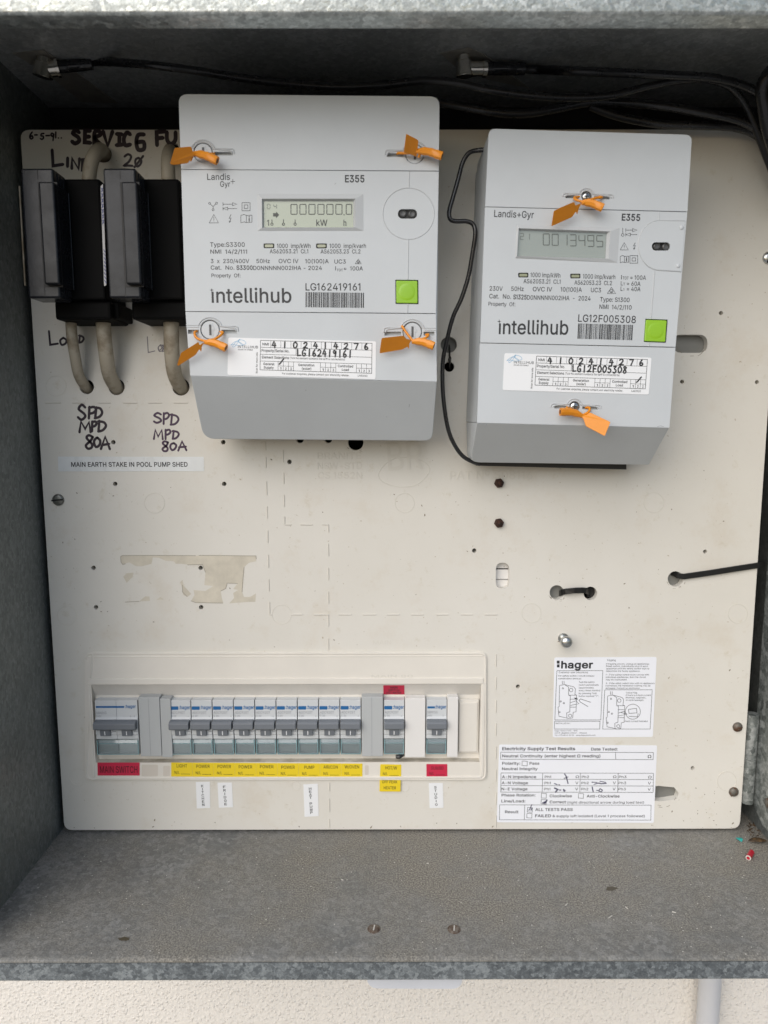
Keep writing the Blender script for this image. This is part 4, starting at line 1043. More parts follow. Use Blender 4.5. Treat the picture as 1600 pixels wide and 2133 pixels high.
o = dup(first, xs_-X1, skip=('model_print', 'brand_print')); o['label'] = 'grey switch alone between white blanks, above the red SUB/BD sticker'
printing(o, xs_, 'SBN150', 'short', 1, P17)

# blanks between them
def blank(x0, x1, y0, y1, m, name, label, groove=None, d=3.6, cat='blanking plate', group=None):
    a, c = at(x0, 1500, d), at(x1, 1500, d)
    z1, z0 = at(600, y0, d).z, at(600, y1, d).z
    b = MB(); b.box(a.x+.15, c.x-.15, -4.7, d, z0, z1)
    o = b.build(name, m, bevel=.4, origin=((a.x+c.x)/2, 4.7, z0)); tag(o, label, cat, group)
    if groove:
        gx = at(groove, 1500, d).x
        b = MB(); b.box(gx-.15, gx+.15, d-.2, d+.06, z0+.5, z1-.5); b.build('groove', m_grey, o)
    return o
GBL = 'blanking plates filling the breaker rail'
blank(289.5, 334.2, 1452, 1575, m_blank, 'blanking_plate', 'wide grey blanking plate right beside the main switch isolator', 310.8, group=GBL)
blank(334.4, 357.0, 1455, 1577, m_blank, 'blanking_plate', 'narrow grey blanking plate just left of the LIGHT breaker', group=GBL)
blank(753.0, 798.2, 1452, 1576, m_blank, 'blanking_plate', 'grey blanking plate between the W/OVEN and HOT/W breakers', 774.5, group=GBL)
blank(843.5, 886.5, 1455.5, 1578.5, m_wblank, 'blanking_plate', 'wide white blanking plate between the HOT/W and SUB/BD switches', group=GBL)
blank(931.8, 954.8, 1453.5, 1578, m_wblank, 'blanking_plate', 'narrow white blanking plate right of the SUB/BD switch', group=GBL)
o = blank(955.5, 997.5, 1458.5, 1569, m_frame, 'blanking_plate', 'cream blanking plate with a raised panel at the right end of the rail', d=-2.0, group=GBL)
b = MB(); a, c = at(957, 1463, -2), at(993, 1565, -2)
b.box(a.x, c.x, -2.2, -1.0, c.z, a.z); b.build('raised_panel', m_frame, o, bevel=.4)
b = MB()
p = at(825, 1576, 3)
b.tube([p, p+Vector((3, -.5, .4)), p+Vector((7, 0, 1.6))], [1.6, 2.0, .4], n=8)
tag(b.build('tape_scrap', m_tie, smooth=40), 'small black scrap of tape stuck under the HOT/W breaker', 'scrap')

# ------------------------------------------------------------------ stickers on the board
def sticker(name, label, q, m, d, texts, ink=m_black, group=None, cat='label', r=.8, th=.15, extra=None):
    b = MB(); b.prism(A(rquad(q, r, 2), d), th)
    o = b.build(name, m); tag(o, label, cat, group)
    b = MB(); f = bil(q)
    for s, u0, u1, v, h, *bo in texts:
        b.text(s, f(u0, v), f(u1, v), h, d+.06, bo[0] if bo else 0)
    if extra: extra(b, f, d+.06)
    if len(b.bm.verts): b.build('printing', ink, o, normals=False)
    return o
GY, GW, GR = 'yellow circuit labels under the breakers', 'white strip labels under the breaker frame', 'red switch labels'
DS = DFR+.22
sticker('name_label', 'large red MAIN SWITCH sticker under the double pole isolator', [(203, 1588.5), (291, 1588.5), (291, 1615.5), (203.5, 1615.5)], m_red, DS,
        [('MAIN SWITCH', .06, .95, .79, 14.5, .0)], mat('dark_red_print', (.06, .006, .012), rough=.5), GR)
ycx = [356.5+44.3*k for k in range(9)]
ytx = ['LIGHT', 'POWER', 'POWER', 'POWER', 'POWER', 'POWER', 'PUMP', 'AIR/CON', 'W/OVEN']
ylb = ['yellow LIGHT sticker at the left end of the yellow row', 'yellow POWER sticker above the white KITCHEN strip', 'yellow POWER sticker above the white FRIDGE strip',
       'yellow POWER sticker just right of the one above FRIDGE', 'yellow POWER sticker, fourth of the five POWER ones', 'yellow POWER sticker right beside the PUMP sticker',
       'yellow PUMP sticker above the white HEAT PUMP strip', 'yellow AIR/CON sticker between PUMP and W/OVEN', 'yellow W/OVEN sticker at the right end of the yellow row']
yof = [-.6, .2, .3, 1.0, .2, 1.2, 1.0, .2, -.4]
m_yink = mat('olive_print', (.09, .075, .012), rough=.5)
m_strip = mat('yellow_print_line', (.12, .10, .015), rough=.5)
for k in range(9):
    x, y = ycx[k], 1588.5+k*.25
    q = [(x+.15, y), (x+44.15, y+.2), (x+44.15, y+29.2), (x+.15, y+29)]
    half = {'LIGHT': .25, 'POWER': .32, 'PUMP': .24, 'AIR/CON': .34, 'W/OVEN': .345}[ytx[k]]
    cxk = .5 if k else .51
    def nl(b, f, d, k=k):
        b.text('N/L', f(.16, .82+.02*yof[k]), f(.40, .82+.02*yof[k]), 6.2, d)
        b.pxline([f(.46, .83+.02*yof[k]), f(.90, .83+.02*yof[k])], .9, d)
    sticker('circuit_label', ylb[k], q, m_yellow, DS, [(ytx[k], cxk-half, cxk+half, .36+.03*yof[k], 6.8, .004)], m_yink, GY, extra=nl, r=.4)
def nl2(b, f, d):
    b.text('N/L', f(.14, .82), f(.36, .82), 6.2, d); b.pxline([f(.44, .83), f(.88, .83)], .9, d)
sticker('circuit_label', 'yellow HOT/W sticker above the OFF PEAK HEATER sticker', [(792.3, 1592), (836, 1592.8), (835.5, 1620), (791.5, 1619.5)], m_yellow, DS, [('HOT/W', .24, .80, .38, 6.8, .004)], m_yink, GY, extra=nl2)
sticker('circuit_label', 'yellow OFF PEAK HEATER sticker hanging below the HOT/W sticker', [(791.2, 1619.8), (834.8, 1620.4), (834.5, 1649), (790.5, 1648.5)], m_yellow, DS, [('OFF PEAK', .12, .84, .40, 6.6, .004), ('HEATER', .20, .78, .84, 6.6, .004)], m_yink, GY)
sticker('circuit_label', 'small red SUB/BD sticker above the white STUDIO strip', [(888.3, 1591.6), (931.8, 1591.8), (932, 1619), (888.5, 1618.8)], m_red, DS, [('SUB/BD', .22, .82, .42, 6.8, .004)], mat('dark_red_print_small', (.10, .008, .015), rough=.5), GR, extra=nl2)
# this one sits on the sloping chamfer above the hot water breaker
q = [(798.5, 1427.5), (842.5, 1427.5), (842.5, 1446.5), (799, 1446.5)]
def on_ch(x, y, off):
    n = Vector((0, -(zr1-zc), -(DFR-DR))).normalized()
    if n.y > 0: n = -n
    p0 = Vector((xr0, -DFR, zr1-.02))
    v = FW*F_PX + RT*(x-PX_W/2) - UP*(y-PX_H/2)
    t = (p0+n*off-CAM).dot(n)/v.dot(n)
    return CAM+v*t
b = MB(); b.loft([[on_ch(x, y, .03) for x, y in q], [on_ch(x, y, .18) for x, y in q]])
o = tag(b.build('name_label', m_red), 'small red MAIN SWITCH HOT WATER sticker above the HOT/W breaker', 'label', GR)
b = MB()
for s_, x0_, x1_, y_ in (('MAIN', 813, 828, 1434.2), ('SWITCH', 809, 832, 1439.6), ('HOT WATER', 805.5, 836, 1445)):
    vs, fs, a_, c_, cp = glyphs(s_, .01)
    nv = [b.bm.verts.new(on_ch(x0_+(v[0]-a_)/(c_-a_)*(x1_-x0_), y_-v[1]/cp*4.0, .24)) for v in vs]
    for f_ in fs:
        try: b.bm.faces.new([nv[i] for i in f_])
        except ValueError: pass
b.build('printing', m_black, o, normals=False)

def vstrip(name, label, q, word, h, gap=None):
    def ex(b, f, d):
        n = len(word)
        v0, v1 = .10, .93
        for i, ch in enumerate(word):
            if ch == ' ': continue
            v = v0+(v1-v0)*(i+.85)/n
            wd = .022 if ch == 'I' else .088
            b.text(ch, f(.46-wd+.04*i/n, v), f(.46+wd+.04*i/n, v), h, d, .012)
    return sticker(name, label, q, m_white, .25, [], m_black, GW, extra=ex)
vstrip('strip_label', 'white vertical KITCHEN strip under a yellow POWER sticker', [(408, 1629), (437, 1628.5), (438, 1683), (410, 1684)], 'KITCHEN', 5.2)
vstrip('strip_label', 'white vertical FRIDGE strip right of the KITCHEN strip', [(453, 1630.5), (483, 1630), (485.5, 1681.5), (456, 1682.5)], 'FRIDGE', 5.2)
vstrip('strip_label', 'long white vertical HEAT PUMP strip under the PUMP sticker', [(632, 1634), (662, 1632.5), (664, 1700), (634.5, 1701.5)], 'HEAT PUMP', 5.2)
vstrip('strip_label', 'white vertical STUDIO strip under the red SUB/BD sticker', [(893.3, 1631.5), (922.5, 1631), (923.8, 1682.5), (895, 1683.5)], 'STUDIO', 5.2)

sticker('notice_label', 'long white MAIN EARTH STAKE IN POOL PUMP SHED tape on the board', [(120.8, 951), (424.5, 951.5), (425.3, 981.5), (121.5, 982)], m_tape, .25,
        [('MAIN EARTH STAKE IN POOL PUMP SHED', .09, .888, .68, 9.2, .016)], m_black)

# instruction sticker
hg = lambda x, y: (1010+.2375*x, 1340+.2375*y)
def instr(b, f, d):
    def T(s, x0, x1, y, h, bo=0): b.text(s, hg(x0, y), hg(x1, y), h*.2375, d, bo)
    def Ln(pts, wpx=1.0): b.pxline([hg(*p) for p in pts], wpx, d)
    def Bx(x0, y0, x1, y1, sk=0): Ln([(x0, y0), (x1, y0), (x1-sk, y1), (x0-sk, y1), (x0, y0)], .9)
    T('hager', 668, 948, 218, 62, .028)
    for y in (165, 198): b.prism(A([hg(632, y-13), hg(656, y-13), hg(656, y+13), hg(632, y+13)], d), .05)
    Bx(632, 240, 1035, 672, 18); Bx(612, 684, 1010, 752, 2); Bx(1052, 408, 1468, 752, 18)
    T('Customer user intructions', 648, 905, 262, 15); T('For safety switch / circuit breaker', 645, 960, 292, 14); T('combination devices', 643, 845, 316, 14)
    for i, (s, x1) in enumerate((('Test the safety', 962), ('switch periodically', 1000), ('(approximately', 955), ('every three months)', 1012), ('by pressing Test', 980), ('button marked "T".', 1000))):
        T(s, 824, x1, 347+24.5*i, 14)
    T('Tripping', 1070, 1148, 156, 16)
    for i, (s, x1, y) in enumerate((('If tripping occurs, unplug all appliances.', 1445, 187), ('Reset switch. Individually plug in each', 1430, 207), ('appliance until the safety switch trips to', 1442, 228), ('determine the faulty appliance.', 1362, 250),
                                 ('1- If the safety switch does not trip with', 1440, 282), ('individual appliances, then the circuit', 1412, 303), ('may be overloaded.', 1248, 325),
                                 ('2- If the safety switch trips with no appliances', 1488, 357), ('connected, the installation cabling may be', 1452, 378), ('damaged. Consult an electrician.', 1362, 400))):
        T(s, 1064-(i//4)*3, x1, y, 13.5)
    for i, (s, x1) in enumerate((('Yellow flag', 1335), ('if there is a fault current', 1458), ('(thermal, magnetic,', 1415), ('or earth leakage).', 1395))): T(s, 1236, x1, 440+21.5*i, 13.5)
    T('Fault current indicator', 1230, 1430, 690, 14); T('INSTALLED BY :', 622, 755, 708, 12)
    T('hager electro SAS - BP3', 612, 812, 772, 11); T('67215 OBERNAI CEDEX - FRANCE', 612, 895, 792, 11); T('Tel. +333 88 49 50 50    www.hagerelectro.com', 612, 970, 811, 11)
    for ox, oy in ((0, 0), (422, 92)):
        P = lambda L: Ln([(x+ox, y+oy) for x, y in L], .9)
        P([(655, 370), (700, 362), (780, 382), (795, 400), (790, 450), (805, 455), (800, 600), (775, 605), (770, 655), (740, 660), (650, 640), (642, 560), (652, 555), (655, 370)])
        P([(700, 362), (735, 385), (735, 455), (750, 460), (745, 600), (718, 610), (720, 660)])
        P([(680, 362), (680, 330)]); P([(695, 362), (695, 330)])
        P([(735, 455), (805, 455)]); P([(745, 490), (800, 490)]); P([(745, 560), (803, 560)]); P([(750, 520), (800, 505), (825, 530), (750, 545)])
        for cx, cy, r_ in ((685, 395, 6), (665, 510, 6), (693, 525, 6), (757, 410, 16), (748, 635, 14), (655, 605, 6)): P(circ(cx, cy, r_, 10)+[(cx+r_, cy)])
    Ln(circ(1298, 600, 66, 28)+[(1364, 600)], .9); Ln([(1240, 620), (1190, 605)], .9); Ln([(1260, 580), (1330, 570), (1335, 610), (1265, 615), (1260, 580)]); Ln([(1262, 640), (1340, 645), (1345, 615)])
    Ln([(930, 518), (840, 488), (826, 500), (838, 515), (905, 555)]); b.prism(A([hg(780, 478), hg(805, 478), hg(818, 492), hg(800, 494)], d), .05)
sticker('instruction_label', 'white safety switch instruction sticker with two line drawings', [(1155, 1369.5), (1368, 1368.5), (1360, 1535), (1151.5, 1536)], m_paper, .25, [], m_black, None, 'sticker', 3.5, extra=instr)

# test results sticker
tr = lambda x, y: (1010+.2375*x, 1530+.2375*y)
def tests(b, f, d):
    def T(s, x0, x1, y, h=22, bo=.012): b.text(s, tr(x0, y), tr(x1, y), h*.2375, d, bo)
    def Ln(pts, wpx=1.0): b.pxline([tr(*p) for p in pts], wpx, d)
    def Bx(x0, y0, x1, y1): Ln([(x0, y0), (x1, y0+3), (x1-2, y1+3), (x0-2, y1), (x0, y0)], .9)
    T('Electricity Supply Test Results', 152, 792, 137, 27, .02); T('Date Tested:', 932, 1165, 140, 25)
    Bx(140, 155, 1478, 217); Ln([(1147, 157), (1147, 217)], .9)
    T('Neutral Continuity (enter highest Ω reading)', 153, 1013, 200, 25); T('Ω', 1428, 1460, 205, 27)
    T('Polarity:', 152, 310, 264, 24); Bx(328, 232, 373, 272); T('Pass', 392, 478, 264, 24); T('Neutral Integrity', 150, 463, 312, 24)
    Bx(142, 337, 1478, 505)
    for y in (391, 448): Ln([(142, y), (1476, y+4)], .9)
    for x in (508, 838, 1170): Ln([(x, 338), (x-5, 507)], .9)
    for i, s in enumerate(('A-N Impedance', 'A-N Voltage', 'N-E Voltage')):
        y = 382+53.5*i
        T(s, 150-i*2, (450, 378, 374)[i], y, 24)
        for j in range(3):
            T('Ph%d' % (j+1), (526, 850, 1176)[j]-i*3, (580, 913, 1242)[j]-i*3, y, 22, 0)
            T('ΩVV'[i], (796, 1124, 1432)[j]-i*2, (826, 1154, 1462)[j]-i*2-(4 if i else 0), y+(3 if j == 2 else 0), 24, 0)
    T('Phase Rotation:', 147, 445, 543, 24); Bx(497, 515, 540, 556); T('Clockwise', 568, 763, 550, 24); Bx(822, 517, 866, 557); T('Anti-Clockwise', 893, 1182, 552, 24)
    T('Line/Load:', 145, 355, 595, 24); Bx(495, 570, 540, 609); T('Correct', 568, 712, 603, 24, .016); T('(right directional arrow during load test)', 724, 1396, 606, 22, 0)
    Bx(130, 617, 1458, 748); Ln([(350, 618), (346, 748)], .9); T('Result', 177, 295, 690, 25)
    Bx(375, 640, 418, 679); T('ALL TESTS PASS', 442, 770, 670, 25, .014); Bx(370, 691, 414, 730); T('FAILED', 441, 580, 725, 25, .016); T('& supply left isolated (Level 1 process followed)', 594, 1402, 725, 22, .004)
o = sticker('test_result_label', 'white electricity supply test results sticker with smudged blue writing', [(1039.7, 1551), (1369, 1552.8), (1362, 1714), (1035, 1712.8)], m_paper, .25, [], m_black, None, 'sticker', 3, extra=tests)
b = MB()
def hs(pts, w_=1.6): b.pxline([tr(*p) for p in pts], w_, .36)
hs([(612, 470), (640, 482), (620, 505)], 3.0); hs([(652, 487), (668, 487)], 2); hs([(690, 480), (705, 492), (695, 500), (688, 485)], 1.8)
hs([(700, 345), (715, 370), (722, 400), (730, 430)], 2.2); hs([(695, 385), (730, 372)], 1.6); hs([(610, 430), (635, 440)], 2); hs([(650, 438), (655, 442)], 2)
hs([(940, 418), (985, 420), (955, 440), (1000, 425), (1020, 432), (1065, 428)], 2.2); hs([(1010, 410), (1060, 420)], 1.6); hs([(942, 462), (950, 500)], 2.4); hs([(980, 490), (995, 490)], 1.8)
hs([(1010, 475), (1000, 495), (1020, 505), (1032, 488), (1012, 475)], 1.8); hs([(385, 665), (395, 655), (412, 615)], 1.8); hs([(405, 665), (413, 645)], 2); hs([(508, 600), (530, 600), (545, 575)], 3.0); hs([(520, 595), (535, 590)], 3)
b.build('pen_writing', mat('blue_black_pen', (.05, .045, .10), rough=.5), o, normals=False)

# ------------------------------------------------------------------ fuse holders
DFU = 62.0
xa, xb = at(42, 349, DFU).x, at(111, 349, DFU).x
zt, zb = at(80, 350, DFU).z, at(80, 621, DFU).z
fz = thing('fuse_holder', 'black bakelite service fuse holder nearest the left cabinet wall', 'fuse holder', ((xa+xb)/2, 0, zb), 'black service fuse holders')
b = MB()
bx0, bx1 = xa+9, at(207, 372, 42).x
bt, bb = at(170, 372, 42).z, at(170, 624, 42).z
b.box(bx0, bx1, 0.2, 42, bb, bt)
b.build('base', m_fusematt, fz, bevel=1.5)
b = MB(); tx0, tx1 = at(113, 640, 38).x, at(230, 640, 38).x
b.box(tx0, tx1, .2, 38, at(170, 666, 38).z, bb-.1)
b.build('terminal_cover', m_fusematt, fz, bevel=2)
b = MB(); b.box(tx1-1.5, tx1+3, .3, 30, at(170, 664, 30).z, bb-.5); b.build('clamp_post', m_fusematt, fz, bevel=1)
b = MB(); b.box(xa, xb-.3, 42.05, DFU, zb, zt); ca = b.build('carrier', m_fuse, fz, bevel=1.4, seg=3)
b = MB()
zs = at(79, 365, DFU).z
for z0_, z1_ in ((at(80, 374, DFU).z, zt-.8), (zb+.8, at(80, 597, DFU).z)): b.box(xa+11.2, xa+11.6, DFU-.3, DFU+.12, z0_, z1_)
b.build('moulding_seam', m_dark, ca)
b = MB()
for k in range(3): b.box(xb-.35, xb+.25, DFU-16+k*4.5, DFU-14.8+k*4.5, zb+2, zt-2)
b.build('side_rib', m_fuse, ca)
ha, hb = at(79.5, 377, DFU+5).x, at(111.5, 377, DFU+5).x
hz1, hz0 = at(100, 378, DFU+5).z, at(100, 592, DFU+5).z
b = MB(); b.box(ha, hb, DFU-18, DFU+5, hz0, hz1); hd = b.build('handle', m_fuse, fz, bevel=1.2, seg=3)
b = MB(); b.box(ha-2.6, hb+.1, DFU-.5, DFU+.25, hz0-1.0, hz1+1.2); b.build('handle_gap', m_dark, hd)
b = MB()
for z0, n in ((hz1-8, 5), (hz1-20, 4), (hz0+26, 4), (hz0+8, 4)):
    for k in range(n):
        b.box(hb-.05, hb+.3, DFU-14+(k % 2)*4, DFU-11+(k % 2)*5, z0-k*1.7-.6, z0-k*1.7)
b.build('moulded_mark', m_fuse, hd)
b = MB(); b.tube([(hb+.2, -(DFU-17), hz1-1), (hb+.2, -(DFU-17), hz0)], .45, n=6); b.build('edge_bead', m_fuse, hd)
dx = at(214, 349, DFU).x-at(42, 349, DFU).x
f2 = dup(fz, dx); f2['label'] = 'black bakelite service fuse holder between the first fuse and the left meter'
b = MB()
q = [(209.5, 388), (214.6, 383), (221.6, 594), (217, 596)]
pp = [at(x, y, DFU-4) for x, y in q]
b.prism(pp, .3); sl_ = b.build('side_label', mat('grubby_paper', (.42, .42, .42), rough=.6, var=.15, vs=6), f2)
b = MB()
for k in range(7):
    y = 392+k*11
    b.pxline([(211+k*.35, y), (214+k*.35, y+6)], 1.9, DFU-3.95); b.pxline([(214+k*.35, y), (211.5+k*.35, y+8)], 1.9, DFU-3.9)
for k in range(9):
    y = 520+k*8
    b.pxline([(216+k*.25, y), (219.3+k*.25, y+5)], 1.8, DFU-3.95)
b.build('pen_writing', mat('blue_pen', (.03, .04, .16), rough=.5), sl_, normals=False)
b = MB(); b.tube([at(41, 388, DFU-5), at(53, 595, DFU-5)], .5, n=6, squash=2); b.build('side_label', m_cable, fz)

# service cables into and out of the fuses
CG = 'aged grey service cables at the fuses'
def cable(label, pts, r_):
    b = MB(); b.tube([at(x, y, d) for x, y, d in pts], r_, n=14, smooth=8)
    tag(b.build('service_cable', m_cable, smooth=60), label, 'cable', CG)
cable('grey cable curving from a board hole into the top of the left fuse', [(185, 385, 26), (188, 350, 26), (196, 325, 24), (208, 312, 14), (216, 318, 2), (219, 330, -8)], 4.9)
cable('grey cable running up from the second fuse beside the left meter', [(352, 385, 26), (350, 350, 25), (351, 326, 18), (355, 316, 5), (357, 318, -8)], 5.0)
cable('thin stained cable dropping from the left fuse into the leftmost hole', [(147, 655, 20), (150, 700, 20), (156, 740, 17), (164, 780, 10), (177, 803, 0), (186, 812, -9)], 4.0)
cable('thick grey cable dropping from the left fuse into the middle hole', [(214, 655, 20), (217, 700, 20), (222, 745, 17), (228, 780, 10), (240, 803, 0), (250, 812, -9)], 5.4)
cable('thick grey cable dropping from the second fuse beside the left meter', [(357, 655, 22), (357, 700, 22), (359, 745, 19), (364, 780, 11), (375, 803, 0), (384, 812, -9)], 5.6)

# ------------------------------------------------------------------ meters
DM = 75.0
c4 = lambda x, y: (360+.35*x, 180+.35*y)
c5 = lambda x, y: (360+.35*x, 480+.35*y)
c6 = lambda x, y: (920+.35*x, 250+.35*y)
c7 = lambda x, y: (920+.35*x, 560+.35*y)

def keyhole(cx, cy, r_, l, rr, sl=4.2, sw=3.6, dy=0.0, slope=0.0):
    """hole outlines for a cover screw with slots to its left (l) and right (rr), in px"""
    hs_ = [circ(cx, cy, r_, 28)]
    for a, c in ((cx-l, cx-r_-sl), (cx+r_+sl, cx+rr)):
        if c-a > 5:
            hs_.append([(a, cy+dy-sw+slope*(a-cx)), (c, cy+dy-sw+slope*(c-cx)), (c, cy+dy+sw+slope*(c-cx)), (a, cy+dy+sw+slope*(a-cx))])
    return hs_
def ridge(mb, pts, d, r_=.38): mb.tube(A(pts, d), r_, n=6, smooth=0)
def halo(mb, cx, cy, r_, l, rr, d, slope=0.0, yb=-8):
    """moulded rib that arches over the screw and runs along its slots"""
    for g in (0, 4.2):
        R_ = r_+5.5-g
        a0 = math.asin(min(.95, (-yb-0)/R_)) if R_ > -yb else .3
        pts = []
        if l: pts += [(cx-l+g, cy+2), (cx-l+g+1.5, cy+yb+2+g*.8), (cx-l+g+6, cy+yb+g*.8)]
        pts += [(cx-R_*math.cos(t), cy-R_*math.sin(t)) for t in [a0+(math.pi-2*a0)*k/16 for k in range(17)]]
        if rr: pts += [(cx+rr-6-g, cy+yb+g*.8), (cx+rr-1.5-g, cy+yb+2+g*.8), (cx+rr-g, cy+2)]
        pts = [(x, y+slope*(x-cx)) for x, y in pts]
        ridge(mb, pts, d, .5)
def plastic_screw(parent, cx, cy, r_, d):
    b = MB(); p = at(cx, cy, d); s = r_*(at(cx+10, cy, d)-at(cx, cy, d)).length/10
    b.lathe(p, [(s, -3), (s, -.5), (s-.3, -.2), (0, -.2)], n=28); o = b.build('cover_screw', m_meter, parent, smooth=40)
    b = MB()
    b.prism([p+Vector((x*s, -.0, z*s)) for x, z in ((-.10, -.58), (.14, -.58), (.14, .58), (-.10, .58))], .1)
    b.build('screw_slot', m_slot, o)
    b = MB(); b.tube([p+Vector((x*s, 0, z*s)) for x, z in ((.2, .75), (.5, .0), (.28, .0), (.28, -.7))], .16, n=5, smooth=0); b.build('arrow_mark', m_meter, o)
def steel_screw(parent, cx, cy, r_, d):
    b = MB(); p = at(cx, cy, d); s = r_*(at(cx+10, cy, d)-at(cx, cy, d)).length/10
    b.lathe(p, [(s, -3), (s, -.8), (s*.8, .1), (s*.4, .4), (0, .45)], n=24); o = b.build('cover_screw', m_zinc, parent, smooth=50)
    b = MB()
    b.ribbon([p+Vector((-s*.5, -.5, 0)), p+Vector((s*.5, -.5, 0))], s*.24); b.ribbon([p+Vector((0, -.53, -s*.5)), p+Vector((0, -.53, s*.5))], s*.24); b.build('screw_slot', m_dark, o)
    b = MB(); b.lathe(p, [(s+.9, -3.3), (s+.9, -3.1), (0, -3.1)], n=24); b.build('screw_well', m_dark, o)

def nmi_sticker(parent, q, serial, tick, d):
    b = MB(); b.prism(A(rquad(q, 4, 3), d+.22), .18); o = b.build('utility_sticker', m_white, parent)
    f = bil(q); P = lambda u, v: f(u/882, v/222)
    K = .35*.98
    b = MB(); dd = d+.28
    def T(s, u0, u1, v, h, bo=.008): b.text(s, P(u0, v), P(u1, v), h*K, dd, bo)
    def Ln(a, w_=.8): b.pxline([P(*p) for p in a], w_, dd)
    Ln([(193, 12), (858, 12), (858, 188), (193, 186), (193, 12)], 1.0)
    for v in (53, 94, 134): Ln([(193, v), (858, v)])
    T('INTELLIHUB', 59, 179, 60, 15, .0); T('EXPLORE THE POSSIBLE', 60, 148, 73, 6.5, .01)
    T('NMI', 205, 243, 41, 15, .012)
    for k in range(10): Ln([(254+60.4*k, 12), (254+60.4*k, 53)], .6)
    T('Property/Serial No.', 200, 366, 79, 16, .012); Ln([(406, 53), (406, 94)])
    T('Element Selections', 203, 364, 118, 15, .014); T('(Tick the element number/s the tariff is connected to)', 370, 697, 117, 12, 0)
    for (t1, t2, u0, u1, w0, w1, us, lm) in (('General', 'Supply', 212, 278, 215, 275, (300, 331, 362, 392), 0), ('Generation', '(solar)', 420, 516, 442, 498, (552, 583, 614, 644), 0),
                                              ('Controlled', 'Load', 656, 747, 680, 722, (767, 797, 827, 858), 0)):
        T(t1, u0, u1, 157, 14, .014); T(t2, w0, w1, 178, 14, .014)
        for u in us: Ln([(u, 134), (u, 187)], .7)
        Ln([(us[0], 160), (us[3], 160)], .7)
        for k in range(3): T('123'[k], us[k]+(11 if k else 12), us[k]+20, 182, 14, .01)
    T('For customer enquiries, please contact your electricity retailer.', 325, 725, 209, 11, .004); T('LAB1002', 776, 833, 209, 11, 0)
    for i, s in enumerate(('Scan for more info',)):
        # set vertically along the side
        vs, fs, a_, c_, cp = glyphs(s, .01)
        nv = [b.bm.verts.new(at(*P(178-v[1]/cp*10, 208-(v[0]-a_)/(c_-a_)*125), dd)) for v in vs]
        for f_ in fs:
            try: b.bm.faces.new([nv[i2] for i2 in f_])
            except ValueError: pass
    b.build('printing', m_black, o, normals=False)
    b = MB()
    ws = [(15, 45), (40, 25), (75, 12), (100, 20), (105, 35), (80, 38), (60, 20), (70, 8), (50, 40), (35, 55), (28, 50), (55, 22), (90, 42), (60, 45), (30, 40), (18, 48)]
    pp = []
    for i in range(len(ws)-1):
        p0, p1, p2, p3 = [Vector(ws[min(max(j, 0), len(ws)-1)]) for j in (i-1, i, i+1, i+2)]
        for k in range(4):
            t = k/4; pp.append(tuple(.5*((2*p1)+(p2-p0)*t+(2*p0-5*p1+4*p2-p3)*t*t+(3*p1-p0-3*p2+p3)*t**3)))
    b.pxline([P(*p) for p in pp], .8, dd); b.build('squiggle_logo', m_lblue, o, normals=False)
    b = MB()
    for k, ch in enumerate('4102414276'):
        u = 268+60.4*k-(6 if k == 0 else 0)
        hand(b, ch, u, u+(24 if ch != '1' else 18), 18-k*.5, 54-k*.5, 3.0, dd+.05, P)
    n = len(serial)
    for k, ch in enumerate(serial):
        u = 412+(335/n)*k
        hand(b, ch, u, u+335/n*.72, 58, 97+(k % 3), 2.9, dd+.05, P)
    u = tick
    b.pxline([P(u-12, 150), P(u-7, 146), P(u+14, 118)], 2.8, dd+.09)
    b.build('pen_writing', m_black, o, normals=False)

def barcode(mb, q, n, d, seed):
    rnd = random.Random(seed); f = bil(q)
    u = 0.0
    while u < 1:
        w_ = rnd.choice((1, 1, 2, 3))/n
        if u+w_ > 1: break
        mb.face([at(*f(u, 0), d), at(*f(u+w_, 0), d), at(*f(u+w_, 1), d), at(*f(u, 1), d)])
        u += w_+rnd.choice((1, 1, 1, 2))/n

def sparkle(mb, x, y, r_, d):
    pts = []
    for k in range(8):
        a = math.pi/4*k; q = r_ if k % 2 == 0 else r_*.28
        pts.append((x+q*math.cos(a), y+q*math.sin(a)))
    mb.face(A(pts, d))

